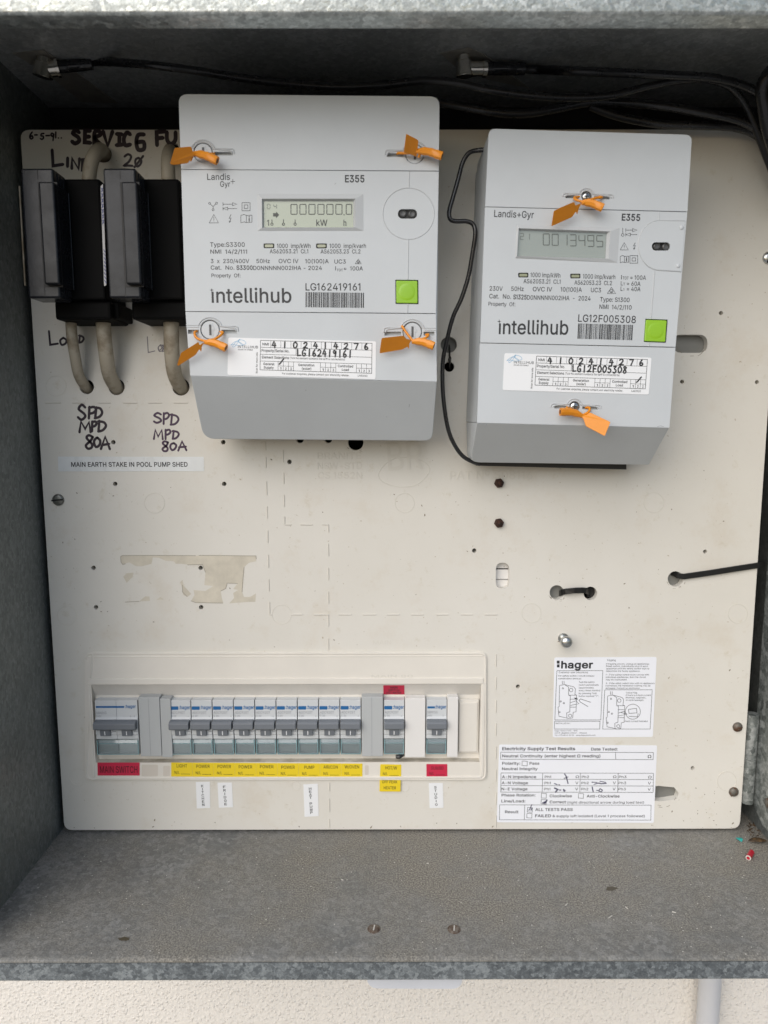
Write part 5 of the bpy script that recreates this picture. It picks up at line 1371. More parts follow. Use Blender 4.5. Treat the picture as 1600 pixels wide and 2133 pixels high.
def icons(mb, conv, d, boxes):
    K = .35
    def L(pts, w_=1.0): mb.pxline([conv(*p) for p in pts], w_, d)
    for kind, x0, y0, x1, y1 in boxes:
        cx, cy = (x0+x1)/2, (y0+y1)/2
        if kind == 'net':
            for px, py in ((x0+5, y0+6), (x1-6, y0+5), (cx, y1-6)): L(circ(px, py, 6, 10)+[(px+6, py)]); 
            L([(x0+9, y0+10), (cx, cy)]); L([(x1-10, y0+9), (cx, cy)]); L([(cx, cy), (cx, y1-13)])
        elif kind == 'arrows':
            h = (y1-y0)/4
            for yy, s in ((y0+h, 1), (y1-h, -1)):
                a, c = (x0, x1) if s == 1 else (x1, x0)
                L([(x0, yy-h*.8), (x0, yy+h*.8)]); L([(a, yy), (c-s*26, yy)])
                L([(c-s*28, yy-h*.7), (c, yy), (c-s*28, yy+h*.7), (c-s*28, yy-h*.7)])
                if s == -1: L([(x0, yy), (x0+8, yy)])
        elif kind == 'square':
            for g in (0, (x1-x0)*.28): L([(x0+g, y0+g), (x1-g, y0+g), (x1-g, y1-g), (x0+g, y1-g), (x0+g, y0+g)])
        elif kind == 'warn':
            L([(x0, y1), (cx, y0), (x1, y1), (x0, y1)]); L([(cx, y0+14), (cx, y1-14)]); L([(cx, y1-8), (cx, y1-6)])
        elif kind == 'bolt':
            L([(cx+6, y0), (cx-6, cy), (cx+6, cy-3), (cx-3, y1)], 1.3); L([(cx-6, y1-10), (cx-3, y1), (cx+4, y1-8)], 1.0)
        elif kind == 'book':
            L([(x0, y0+6), (x0+(cx-x0)*.6, y0), (cx, y0+6), (x1, y0+4), (x1, y1-4), (cx, y1-2), (x0+(cx-x0)*.6, y1-6), (x0, y1), (x0, y0+6)]); L([(cx, y0+6), (cx, y1-2)])
            L([(cx+(x1-cx)*.5, cy-2), (cx+(x1-cx)*.5, y1-10)], 2.2); L([(cx+(x1-cx)*.5, y0+13), (cx+(x1-cx)*.5, y0+15)], 2.2)
        elif kind == 'key':
            L([(cx, y0), (cx, y1-16)]); L(circ(cx, y1-8, 8, 12)+[(cx+8, y1-8)])
        elif kind == 'rcm':
            L([(x0, y1), (cx, y0), (x1, y1), (x0, y1)]); L(circ(cx, y0+(y1-y0)*.62, (x1-x0)*.2, 12)); L([(cx-4, cy+6), (cx, cy+10), (cx+8, cy-2)])

def display(parent, outer, inner, d, material):
    ro, ri = A(outer, d), A(inner, d)
    mid = [a*.22+c*.78 for a, c in zip(ro, ri)]
    b = MB()
    lift = lambda L, k: [p+Vector((0, -k, 0)) for p in L]
    b.loft([lift(ro, -.4), lift(ro, .05), lift(mid, 1.1), lift(ri, -1.0)], False, False)
    bz = b.build('bezel', m_groove, parent)
    b = MB(); b.prism(lift(ri, -1.2), .5); return b.build('display_screen', material, parent)

# ---------------- meter one (three phase, left)
m1 = thing('electricity_meter', 'larger grey three phase electricity meter with black digits reading zero, beside the fuses', 'electricity meter', ((at(640, 500, DM)).x, 0, at(640, 915, 40).z), 'grey electricity meters')
TH = 3.0
top_o = rquad([(372, 196), (915.5, 201), (914, 355.6), (377.2, 352.2)], [20, 20, 0, 0], 6)
mid_o = [(377.4, 353.7), (914, 357.2), (908.2, 652.4), (386.4, 648)]
low_o = [(386.5, 649.6), (908.2, 654), (910, 795), (396.5, 782.5)]
k1 = keyhole(423, 318, 20.5, 0, 62, 3, 4.0, 2)
k2 = keyhole(864, 321, 20.5, 58, 0, 3, 4.0, 2)
k3 = keyhole(437.7, 687, 20.5, 46, 56, 3, 4.2, 4)
k4 = keyhole(859, 691, 20.5, 58, 46, 3, 4.2, 4)
b = MB(); b.plate(A(top_o, DM), [A(h, DM) for h in k1+k2], DM-TH, DM); b.build('top_cover', m_meter, m1)
LCD1o = [(536, 404), (757, 404.5), (757, 481), (537, 481)]; LCD1 = [(549, 418), (736, 418), (736, 473), (549.5, 473)]
hole_l = [(545, 413), (742, 413), (742, 477), (545, 477)]
btn1 = [(823.5, 582.5), (871.5, 583), (872, 633.5), (824, 633)]
port1 = rrect(829, 435.5, 869, 455.5, 9)
leds1 = [rrect(549, 507, 571.5, 517, 2, 2), rrect(658.5, 507, 681, 517.5, 2, 2)]
b = MB(); b.plate(A(mid_o, DM), [A(h, DM) for h in [hole_l, btn1, port1]+leds1], DM-TH, DM); fp = b.build('face_plate', m_meter, m1)
b = MB(); b.plate(A(low_o, DM), [A(h, DM) for h in k3+k4], DM-TH, DM); tc1 = b.build('terminal_cover', m_meter2, m1)
b = MB()
bd_ = [(372.4, 200), (915.2, 204), (909.6, 795), (397, 783)]
b.prism([p for p in A(rquad(bd_, [18, 18, 0, 0], 6), DM-TH-.05)], DM-TH-2); b.build('body', m_meter, m1)
def bevelblock(parent, fpts, dback, tri):
    a, b_, c_ = [at(*q) for q in tri]
    n = (b_-a).cross(c_-a)
    front = []
    for x, y in fpts:
        v = FW*F_PX + RT*(x-PX_W/2) - UP*(y-PX_H/2)
        front.append(CAM+v*((a-CAM).dot(n)/v.dot(n)))
    b = MB(); b.loft([[Vector((p.x, -dback, p.z)) for p in front], front]); b.build('cover_bevel', m_meter2, parent, bevel=.5)
D1B = 41
dd = lambda y, y0, y1, d0, d1: d0+(d1-d0)*(y-y0)/(y1-y0)
bp = rquad([(397, 783), (910, 795.5), (900.5, 918), (424, 914)], [0, 0, 16, 24], 5)
bevelblock(tc1, bp, 22, ((397, 783, DM-.05), (910, 795.5, DM-.05), (660, 916, D1B)))
def rib(parent, fn):
    b = MB(); fn(b); b.build('moulded_rib', m_groove, parent)
rib(m1, lambda b: halo(b, 423, 318, 20.5, 0, 65, DM, .004)); rib(m1, lambda b: halo(b, 864, 321, 20.5, 62, 0, DM, .004))
rib(m1, lambda b: (halo(b, 437.7, 687, 20.5, 0, 59, DM, .012), [ridge(b, [(387.5, y-2), (414, y-1.2)], DM, .3) for y in (679, 683)]))
rib(m1, lambda b: (halo(b, 859, 691, 20.5, 60, 0, DM, .012), [ridge(b, [(884, y), (907.5, y+.6)], DM, .3) for y in (683, 687)]))
rib(m1, lambda b: ridge(b, circ(851, 445, 53.5, 48)+[(904.5, 445)], DM, .30))
rib(m1, lambda b: ridge(b, [(852.5, 357), (852, 391)], DM, .36)); rib(m1, lambda b: ridge(b, [(850.8, 499), (849.6, 582)], DM, .36)); rib(m1, lambda b: ridge(b, [(849.3, 634), (849, 651)], DM, .36))
for x, y in ((423, 318), (864, 321), (437.7, 687), (859, 691)): plastic_screw(m1, x, y, 18.6, DM)
scr = display(m1, LCD1o, LCD1, DM, m_lcd)
b = MB(); ds = DM-1.1
for k in range(7): seg7(b, '0', *c4(703+53.5*k, 702), 12.8, 20.5, 1.7, ds, lambda x, y: (x, y)) if k < 6 else seg7(b, '0', *c4(1032, 702), 11.5, 20.5, 1.7, ds, lambda x, y: (x, y))
seg7(b, '0', *c4(562, 701), 6.0, 9.6, 1.1, ds, lambda x, y: (x, y)); seg7(b, '4', *c4(601, 701), 6.0, 9.6, 1.1, ds, lambda x, y: (x, y))
b.pxline([c4(1018, 764), c4(1021, 764)], 2, ds)
b.face(A([c4(*p) for p in ((597, 754), (615, 754), (615, 744), (633, 764), (615, 784), (615, 774), (597, 774))], ds))
b.text('1', c4(562, 829), c4(573, 829), 11.5, ds, .01); b.text('kW', c4(854, 829), c4(921, 829), 12, ds, .01); b.text('h', c4(1016, 830), c4(1033, 830), 12, ds, .01)
for x in (590, 659, 728): b.pxline([c4(x, 793), c4(x, 812)], 1.6, ds); b.pxline([c4(*p) for p in circ(x, 820, 7, 10)+[(x+7, 820)]], 1.5, ds)
b.build('display_segment', m_seg, scr, normals=False)
# port, button, lamps
def port(parent, q, d):
    b = MB(); b.prism(A(q, d-2.2), .6); o = b.build('optical_port', m_dark, parent)
    b = MB()
    cx = sum(p[0] for p in q)/len(q); cy = sum(p[1] for p in q)/len(q)
    for s in (-1, 1):
        p = at(cx+s*9.5, cy+s*.5, d-2.1); b.lathe(p, [(2.4, 0), (2.3, .7), (1.6, 1.1), (1.5, .4), (0, .3)], n=16)
    b.build('port_lens', m_port, o, smooth=50)
port(m1, port1, DM)
def button(parent, q, d):
    b = MB(); b.prism([p+Vector((0, .8, 0)) for p in A(q, d)], .4); w_ = b.build('button_well', m_dark, parent)
    cx = sum(p[0] for p in q)/4; cy = sum(p[1] for p in q)/4
    q2 = [(cx+(x-cx)*.925, cy+(y-cy)*.925) for x, y in q]
    o = MB(); pr = A(rquad(q2, 2.5, 3), d+.9); o.prism(pr, 3)
    bt_ = o.build('push_button', m_green, parent, bevel=.4)
    c = at(cx, cy, d+.9); r_ = (at(q2[1][0], cy, d)-at(q2[0][0], cy, d)).length*.40
    o = MB(); o.lathe(c, [(r_, -.05), (r_*.9, .10), (r_*.6, .16), (0, .2)], n=36); o.build('button_dish', m_green, bt_, smooth=60)
button(m1, btn1, DM)
for q in leds1:
    b = MB(); b.prism(A(q, DM-1.0), .5); l_ = b.build('pulse_lamp', m_dark, m1)
    cx = sum(p[0] for p in q)/len(q); cy = sum(p[1] for p in q)/len(q)
    b = MB(); b.prism(A(rrect(cx-8.6, cy-2.9, cx+8.6, cy+2.9, 1.5, 2), DM-.6), .4); b.build('lens', m_led, l_)
b = MB(); dp = DM+.06
def TT(conv, s, x0, x1, y, h, bo=0, y1=None): b.text(s, conv(x0, y), conv(x1, y if y1 is None else y1), h*.35, dp, bo)
TT(c4, 'Landis', 205, 341, 556, 35, .004); TT(c4, 'Gyr', 282, 342, 597, 31, .004); b.pxline([c4(343, 566), c4(371, 566)], 1.1, dp); b.pxline([c4(357, 551), c4(357, 581)], 1.1, dp)
b.build('brand_print', m_black, m1, normals=False); b = MB(); TT(c4, 'E355', 1025, 1141, 570, 39, .022); b.build('model_print', m_black, m1, normals=False); b = MB()
for s, x0, x1, y, h, *bo in (('Type:S3300', 222, 429, 97, 25), ('NMI  14/2/111', 224, 442, 138, 23), ('1000  imp/kWh', 620, 820, 104, 24), ('AS62053.21  Cl.1', 577, 806, 136, 23), ('1000  imp/kvarh', 933, 1150, 104, 24),
                            ('AS62053.23  Cl.2', 880, 1117, 137, 23), ('3  x  230/400V', 226, 455, 194, 23), ('50Hz', 498, 578, 194, 23), ('OVC IV', 630, 748, 194, 23), ('10(100)A', 788, 928, 195, 23), ('UC3', 962, 1030, 197, 23),
                            ('Cat.  No.', 226, 367, 233, 23), ('S3300', 379, 476, 234, 24, .02), ('D0NNNNN002IHA - 2024', 479, 888, 235, 23), ('I', 967, 971, 237, 23), ('TOT', 976, 1012, 243, 14), ('=  100A', 1018, 1132, 238, 23),
                            ('Property  Of:', 230, 403, 279, 21), ('LG162419161', 790, 1117, 357, 41)):
    TT(c5, s, x0, x1, y, h, bo[0] if bo else .003)
b.build('printing', m_black, m1, normals=False); b = MB()
sparkle(b, *c5(232, 355), 4.6, dp); TT(c5, '\u0131ntellihub', 232, 707, 429, 82, .006); b.build('utility_print', m_black, m1, normals=False); b = MB()
barcode(b, [c5(790, 367), c5(1140, 371), c5(1140, 461), c5(789, 457)], 150, dp, 3)
b.build('barcode', m_black, m1, normals=False); b = MB()
icons(b, c4, dp, [('net', 214, 690, 266, 740), ('arrows', 299, 688, 383, 740), ('square', 412, 692, 460, 740), ('warn', 217, 762, 272, 812), ('bolt', 330, 762, 352, 810), ('book', 405, 762, 471, 812)])
b.build('icon_print', m_black, m1, normals=False); b = MB()
icons(b, c5, dp, [('rcm', 1086, 170, 1122, 198)]); b.build('approval_mark', m_black, m1, normals=False)
nmi_sticker(m1, [(475.5, 703), (783.5, 711), (782.5, 790), (474, 781)], 'LG162419161', 318, DM)

for q in ([(853, 842), (852.2, 848)], [(805, 868), (806.5, 869)], [(636, 812), (638, 813.5)], [(700, 381), (697, 384)]):
    b = MB()
    if q[0][1] < 700: b.pxline(q, .9, DM+.05); b.build('scuff_mark', m_grey, m1)
    else:
        a_, b2_, c2_ = [at(*t) for t in ((397, 783, DM-.05), (910, 795.5, DM-.05), (660, 916, D1B))]
        n_ = (b2_-a_).cross(c2_-a_).normalized()
        if n_.y > 0: n_ = -n_
        pr_ = []
        for x, y in q:
            v = FW*F_PX + RT*(x-PX_W/2) - UP*(y-PX_H/2)
            pr_.append(CAM+v*((a_-CAM).dot(n_)/v.dot(n_)))
        b.ribbon(pr_, .35, up=n_, lift=.05); b.build('scuff_mark', m_grey, tc1)

# ---------------- meter two (single phase, right)
m2 = thing('electricity_meter', 'smaller grey single phase electricity meter with faint digits 0013495, right of the board', 'electricity meter', ((at(1200, 600, DM)).x, 0, at(1200, 965, 40).z), 'grey electricity meters')
top_o = rquad([(1018.5, 268), (1441.5, 281), (1432, 440.4), (1010.6, 430)], [14, 14, 0, 0], 5)
mid_o = [(1010.5, 431.6), (1431.8, 442), (1407.2, 722.6), (1000.2, 713.4)]
low_o = [(1000, 715), (1407, 724.3), (1394.5, 891), (993.5, 880.5)]
k5 = keyhole(1222, 409, 11, 44, 48, 5, 3.0, 2, .03)
k6 = keyhole(1197, 847, 11, 42, 48, 5, 3.0, 2, .03)
b = MB(); b.plate(A(top_o, DM), [A(h, DM) for h in k5], DM-TH, DM); b.build('top_cover', m_meter, m2)
LCD2o = [(1076, 468), (1291, 475), (1286, 547.5), (1073, 538)]; LCD2 = [(1081, 478.5), (1264.7, 485.2), (1262, 537.7), (1077.5, 532.8)]
hole_l = [(1079, 474), (1270, 481), (1267, 542), (1075.5, 536)]
btn2 = [(1344.5, 664), (1391, 665.7), (1387.7, 714), (1341, 712.3)]
port2 = rrect(1358, 504.5, 1396, 522, 8)
leds2 = [rrect(1079.5, 568, 1101, 578, 2, 2), rrect(1188, 570, 1209.5, 580, 2, 2)]
b = MB(); b.plate(A(mid_o, DM), [A(h, DM) for h in [hole_l, btn2, port2]+leds2], DM-TH, DM); b.build('face_plate', m_meter, m2)
b = MB(); b.plate(A(low_o, DM), [A(h, DM) for h in k6], DM-TH, DM); tc2 = b.build('terminal_cover', m_meter2, m2)
b = MB()
b.prism(A(rquad([(1018.8, 269), (1441, 282), (1394.7, 891), (993.7, 880)], [12, 12, 0, 0], 5), DM-TH-.05), DM-TH-14); b.build('body', m_meter, m2, bevel=.6)
b = MB(); b.prism(A(rquad([(1021, 275), (1438, 286), (1394, 889), (996.5, 878)], [12, 12, 0, 0], 4), DM-TH-.1), DM-TH-.3); b.build('base', m_meter2, m2)
bp = rquad([(993.6, 880.6), (1394.4, 891), (1352, 968), (980, 963)], [0, 0, 4, 18], 4)
bevelblock(tc2, bp, 14, ((993.6, 880.6, DM-.05), (1394.4, 891, DM-.05), (1170, 966, 36)))
b = MB(); b.pxprism([(990, 964), (1305, 966), (1305, 978), (992, 970)], 24, 2); b.build('din_bar', m_tie, m2)
rib(m2, lambda b: halo(b, 1222, 409, 11, 50, 56, DM, .03, -5)); rib(m2, lambda b: halo(b, 1197, 847, 11, 50, 55, DM, .03, -5))
pts = [(1427.6, 460)]+[(1375+math.cos(t)*44.5-1, 511-math.sin(t)*52) for t in [math.pi*.5+math.pi*k/24 for k in range(25)]]+[(1419.5, 566)]
rib(m2, lambda b: ridge(b, pts, DM, .36))
rib(m2, lambda b: ridge(b, [(1373, 440), (1373, 459)], DM, .36)); rib(m2, lambda b: ridge(b, [(1363.5, 565), (1356, 664)], DM, .36)); rib(m2, lambda b: ridge(b, [(1352.5, 714), (1352, 721)], DM, .36))
b = MB()
b.prism(A([(1427, 461)]+[(1375+math.cos(t)*43.5-1, 511-math.sin(t)*51) for t in [math.pi*.5+math.pi*k/24 for k in range(25)]]+[(1418.7, 565)], DM+.5)[::-1], .45)
b2 = b
b = MB(); b.plate(A([(1427, 461)]+[(1375+math.cos(t)*43.5-1, 511-math.sin(t)*51) for t in [math.pi*.5+math.pi*k/24 for k in range(25)]]+[(1418.7, 565)], DM+.5), [A(port2, DM+.5)], DM+.02, DM+.5)
b2.bm.free()
pl = b.build('port_surround', m_meter, m2)
for x, y in ((1428, 640), (1408, 868)):
    b = MB(); b.lathe(at(*c6(x, y), DM+.5), [(1.4, -.1), (1.3, .3), (.8, .5), (0, .55)], n=14); b.build('locating_pip', m_meter, pl, smooth=60)
steel_screw(m2, 1222, 409, 9.6, DM); steel_screw(m2, 1197, 847, 9.6, DM)
scr = display(m2, LCD2o, LCD2, DM, m_lcd2)
b = MB(); f = bil(LCD2); P = lambda x, y: f(x, y)
for k, ch in enumerate('0013495'):
    x0, y0 = 605+53*k, 678+k*1.7
    seg7(b, ch, x0, y0, 36, 66, 1.5, DM-1.1, lambda x, y: c6(x, y))
seg7(b, '2', 468, 675, 20, 36, 1.0, DM-1.1, lambda x, y: c6(x, y)); seg7(b, '1', 505, 676, 18, 36, 1.0, DM-1.1, lambda x, y: c6(x, y))
b.build('display_segment', m_segf, scr, normals=False)
port(m2, port2, DM); button(m2, btn2, DM)
for q in leds2:
    b = MB(); b.prism(A(q, DM-1.0), .5); l_ = b.build('pulse_lamp', m_dark, m2)
    cx = sum(p[0] for p in q)/len(q); cy = sum(p[1] for p in q)/len(q)
    b = MB(); b.prism(A(rrect(cx-8.1, cy-2.8, cx+8.1, cy+2.8, 1.5, 2), DM-.6), .4); b.build('lens', m_led, l_)
b = MB()
TT(c6, 'Landis+Gyr', 312, 548, 576, 38, .004, 584); b.build('brand_print', m_black, m2, normals=False); b = MB(); TT(c6, 'E355', 1071, 1181, 597, 37, .022, 600)
b.build('model_print', m_black, m2, normals=False); b = MB()
for conv, s, x0, y0, x1, y1, h, *bo in ((c6, '1000 imp/kWh', 528, 934, 706, 938, 25), (c6, 'AS62053.21  Cl.1', 487, 971, 707, 975, 24), (c6, '1000 imp/kvarh', 840, 943, 1033, 947, 25), (c6, 'AS62053.23  Cl.2', 790, 979, 1013, 983, 24),
        (c6, 'I', 1068, 948, 1072, 948, 24), (c6, 'TOT', 1078, 949, 1112, 949, 17), (c6, '= 100A', 1122, 949, 1216, 951, 24), (c6, 'L', 1066, 984, 1078, 984, 24), (c6, 'T', 1081, 984, 1092, 984, 15), (c6, '= 60A', 1102, 985, 1183, 987, 24),
        (c6, 'L', 1065, 1016, 1077, 1016, 24), (c6, '1', 1081, 1016, 1086, 1016, 15), (c6, '= 40A', 1102, 1017, 1183, 1019, 24),
        (c7, '230V', 285, 129, 363, 131, 25), (c7, '50Hz', 414, 131, 488, 132, 25), (c7, 'OVC IV', 542, 133, 657, 135, 25), (c7, '10(100)A', 708, 135, 834, 137, 25), (c7, 'UC3', 888, 138, 948, 140, 25),
        (c7, 'Cat.  No.', 283, 175, 413, 178, 25), (c7, 'S1325', 426, 180, 505, 182, 26, .02), (c7, 'D0NNNNN002IHA  -  2024', 508, 183, 886, 189, 25), (c7, 'Type: S1300', 942, 194, 1118, 198, 25), (c7, 'NMI  14/2/110', 938, 238, 1130, 243, 25),
        (c7, 'Property  Of:', 278, 219, 438, 223, 22), (c7, 'LG12F005308', 812, 314, 1155, 323, 41)):
    b.text(s, conv(x0, y0), conv(x1, y1), h*.35, dp, bo[0] if bo else .003)
b.build('printing', m_black, m2, normals=False); b = MB()
sparkle(b, *c7(343, 313), 4.4, dp); TT(c7, '\u0131ntellihub', 340, 753, 387, 80, .006, 391); b.build('utility_print', m_black, m2, normals=False); b = MB()
barcode(b, [c7(813, 325), c7(1148, 334), c7(1143, 425), c7(808, 416)], 150, dp, 9)
b.build('barcode', m_black, m2, normals=False); b = MB()
icons(b, c6, dp, [('key', 1066, 642, 1090, 692), ('arrows', 1096, 642, 1164, 695), ('warn', 1063, 730, 1111, 773), ('bolt', 1136, 730, 1158, 770), ('book', 1063, 806, 1113, 850), ('square', 1121, 807, 1167, 852)])
b.build('icon_print', m_black, m2, normals=False); b = MB()
icons(b, c7, dp, [('rcm', 986, 110, 1036, 147)]); b.build('approval_mark', m_black, m2, normals=False)
nmi_sticker(m2, [(1051, 735.5), (1357.5, 745), (1351.5, 822), (1047, 812.5)], 'LG12F005308', 815, DM)
for pts in ([(997, 882), (1003, 884), (1015, 884.5)], [(1369, 889), (1376, 887), (1383, 889)]):
    b = MB(); b.pxline(pts, .9, DM+.05); b.build('scuff_mark', m_grey, tc2)

# ------------------------------------------------------------------ orange seals
SG = 'orange plastic security seals on the meter screws'
def seal(label, tagp, body, straps, d0=DM, tilt=(4, 8), lean=.22):
    p0 = at(body[0][0], body[0][1], d0+3)
    t = thing('security_seal', label, 'seal', tuple(p0), SG)
    x0 = min(p[0] for p in tagp); x1 = max(p[0] for p in tagp)
    b = MB()
    ym = sum(p[1] for p in tagp)/len(tagp)
    tagp = rquad(tagp, [min(2.6, .3*min(math.dist(tagp[i], tagp[i-1]), math.dist(tagp[i], tagp[(i+1) % len(tagp)]))) for i in range(len(tagp))], 3)
    pts = [at(x, y, d0+tilt[0]+3+(tilt[1]-tilt[0])*abs(x-body[0][0])/max(1, x1-x0)-lean*(y-ym)) for x, y in tagp]
    b.prism(pts, .9); b.build('tag_plate', m_orange, t, bevel=.2)
    b = MB()
    (xa, ya), (xb, yb) = body
    pth = []
    rs = []
    for k, rr in ((0, 4.0), (.12, 5.2), (.3, 7.6), (.5, 7.0), (.56, 7.9), (.72, 7.3), (.76, 8.2), (1.0, 8.0)):
        arch = -4*math.sin(math.pi*min(1, k*1.1))
        pth.append(at(xa+(xb-xa)*k, ya+(yb-ya)*k+arch, d0+5+3*k)); rs.append(rr*.34)
    b.tube(pth, rs, n=8, smooth=0, squash=.8)
    bd_ = b.build('seal_body', m_orange, t, smooth=35)
    b = MB(); e = pth[-1]; v = (pth[-1]-pth[-2]).normalized()
    b.tube([e+v*.02, e+v*.12], rs[-1]*.55, n=8, smooth=0, squash=.7); b.build('strap_hole', mat('seal_hole', (.10, .03, .004), rough=.5) if 'seal_hole' not in bpy.data.materials else bpy.data.materials['seal_hole'], bd_)
    b = MB()
    for s in straps: b.tube([at(x, y, d0+k) for x, y, k in s], .85, n=8, smooth=5)
    b.build('strap', m_orange, t, smooth=50)
seal('orange seal at the top left screw of the larger meter, tag pointing left', [(398, 305), (402, 317), (405, 323), (398, 328), (391, 339), (361, 343), (354, 341), (364, 308)], [(402, 320), (453, 335)],
     [[(446, 319, -1.5), (444, 321, 2), (424, 319, 3.5), (404, 320, 5)], [(396, 335, 5), (399, 329, 5), (403, 322, 5)]])
seal('orange seal at the top right screw of the larger meter, tag standing upright', [(846, 278), (872, 292), (870, 312), (868, 326), (858, 322), (841, 317)], [(867, 315), (921, 325)],
     [[(827, 320, -1.5), (833, 319, 1.5), (848, 319, 3), (866, 317, 5)], [(872, 328, 3), (874, 322, 4), (872, 316, 5)]])
seal('orange seal at the lower left screw of the larger meter, tag drooping left', [(413.5, 712), (415, 719), (427, 712), (420, 721), (419, 733), (415, 727), (407, 739), (371, 762), (369, 760), (377, 735)], [(426, 713), (471, 725)],
     [[(410, 690, -1), (405.5, 693, 1.5), (408, 702, 3), (418, 708, 4), (432, 711, 6)], [(459, 691.5, -1), (464.5, 692.5, 1.5), (458, 700, 4), (446, 707, 6), (432, 714, 6.5)]])
seal('orange seal at the lower right screw of the larger meter, wide flat tag', [(795, 704), (841, 699), (846, 706), (858, 708), (853, 715), (852, 727), (849, 722), (838, 728), (790.5, 736)], [(858, 712), (904, 721)],
     [[(840, 683, -1), (838, 680, 1.5), (846, 692, 3), (859, 709, 5)], [(887, 698, -1), (892.5, 697, 1.5), (886, 704, 4), (862, 712, 6)]])
seal('orange seal at the upper screw of the smaller meter, overlapping its face', [(1196.5, 420), (1199, 428), (1212, 422), (1206, 434), (1203, 446), (1200, 440), (1192, 452), (1149, 471), (1154, 439), (1168, 432)], [(1211, 422), (1256, 433)],
     [[(1208, 410, -1), (1197, 411.5, 2), (1200, 416, 4), (1215, 421, 6)], [(1246, 410.5, -1), (1254, 411, 2), (1240, 413, 4), (1226, 418, 6), (1212, 425, 6.5)]], tilt=(5, 11))
seal('orange seal at the lower screw of the smaller meter, tag pointing right', [(1229, 859), (1272, 879), (1260, 908.5), (1221, 888), (1216, 873), (1210, 866), (1222, 864)], [(1214, 867), (1167, 858)],
     [[(1187, 850, -1), (1181, 849, 2), (1184, 854, 4), (1200, 862, 5), (1214, 866, 5)], [(1220, 849, -1), (1228, 850, 2), (1226, 858, 4), (1214, 865, 5)]], lean=-.12)

# ------------------------------------------------------------------ antenna couplings and black cables under the roof
ends = []
for (label, ptop, ring, rx, barrel, plate) in (
    ('nickel elbow coupling under the roof at the far left corner', (92, 116), (89, 161), 20, (124, 141), [(27, 112), (92, 105), (132, 132), (245, 215), (170, 213), (96, 152)]),
    ('nickel elbow coupling under the roof above the gap between the meters', (966, 112), (968, 160), 18, (1013, 143), [(917, 112), (975, 100), (1008, 114), (1102, 184), (1016, 166), (950, 140)])):
    p = atz(ptop[0], ptop[1], ZC)
    d = -p.y
    t = thing('antenna_coupling', label, 'cable coupling', (p.x, p.y, ZC), 'nickel couplings hanging from the cabinet roof')
    b = MB(); pp = [atz(x, y, ZC-1.2) for x, y in plate]
    b.loft([[v+Vector((0, 0, 1.1)) for v in pp], pp]); b.build('base_plate', m_nplate, t)
    e = at(ring[0], ring[1], d-2); s = rx*(at(ring[0]+10, ring[1], d)-at(ring[0], ring[1], d)).length/10
    b = MB()
    top = Vector((p.x, p.y, ZC-1.2)); bot = Vector((e.x, e.y, e.z))
    ax = (bot-top)
    b.tube([top, top+ax*.25, top+ax*.3, top+ax*.97, top+ax], [s*.75, s*.75, s*.95, s*1.0, s*.94], n=24, smooth=0)
    el = b.build('elbow', m_nickel, t, smooth=40)
    b = MB(); b.tube([top+ax*1.002, top+ax*1.01], s*.78, n=20, smooth=0); b.build('open_end', m_dark, el)
    be = at(barrel[0], barrel[1], d-3)
    mid = top+ax*.62
    b = MB(); b.tube([mid, mid+(be-mid)*.8, mid+(be-mid)*.82, be], [s*.78, s*.78, s*.9, s*.9], n=20, smooth=0); b.build('side_socket', m_nickel, t, smooth=40)
    ends.append((be, d-3))
BG = 'black cables hanging under the cabinet roof'
def coax(label, pts, r_, boot=None):
    b = MB(); b.tube([p if isinstance(p, Vector) else at(*p) for p in pts], r_, n=12, smooth=8)
    o = tag(b.build('coax_cable', m_coax, smooth=60), label, 'cable', BG)
    if boot:
        b = MB(); b.tube(boot, r_*1.45, n=14, smooth=0); b.build('strain_relief', m_coax, o, smooth=50)
e0, d0 = ends[0]; e1, d1 = ends[1]
coax('black cable from the left coupling sagging across above both meters', [e0-Vector((3, 0, 0)), (160, 136, d0), (205, 129, d0-4), (300, 134, 50), (400, 146, 46), (500, 162, 42), (600, 174, 40), (700, 181, 40), (800, 177, 40), (880, 168, 40), (950, 172, 40), (1010, 185, 40),
     (1090, 197, 40), (1180, 203, 38), (1270, 199, 36), (1340, 182, 34), (1410, 168, 32), (1470, 165, 30), (1520, 180, 26), (1550, 215, 20), (1575, 270, 16), (1600, 335, 12), (1625, 400, 8)], 2.6,
     [e0-Vector((2, 0, 0)), at(192, 134, d0-3)])
coax('black cable from the middle coupling running straight to the right wall', [e1-Vector((3, 0, 0)), (1060, 142, d1), (1120, 145, d1-6), (1200, 148, 48), (1300, 152, 42), (1400, 157, 38), (1480, 162, 34), (1540, 175, 30), (1590, 200, 26), (1650, 245, 20)], 2.9,
     [e1-Vector((2, 0, 0)), at(1092, 143, d1-4)])
coax('black cable rising from behind the smaller meter towards the right wall', [(905, 213, 6), (960, 222, 8), (1040, 235, 10), (1100, 236, 12), (1160, 226, 14), (1230, 213, 16), (1300, 214, 18), (1380, 221, 18), (1460, 235, 18), (1540, 252, 16), (1590, 280, 14), (1640, 330, 10)], 3.0)
coax('lowest black cable lying along the top edge of the board at right', [(1230, 222, 14), (1290, 243, 14), (1370, 258, 14), (1450, 262, 14), (1530, 266, 12), (1580, 285, 10), (1640, 340, 8)], 2.8)
coax('black cable loop in the upper right corner of the cabinet', [(1650, 110, 60), (1606, 148, 58), (1588, 182, 54), (1592, 225, 48), (1606, 290, 42), (1640, 380, 36)], 4.2)

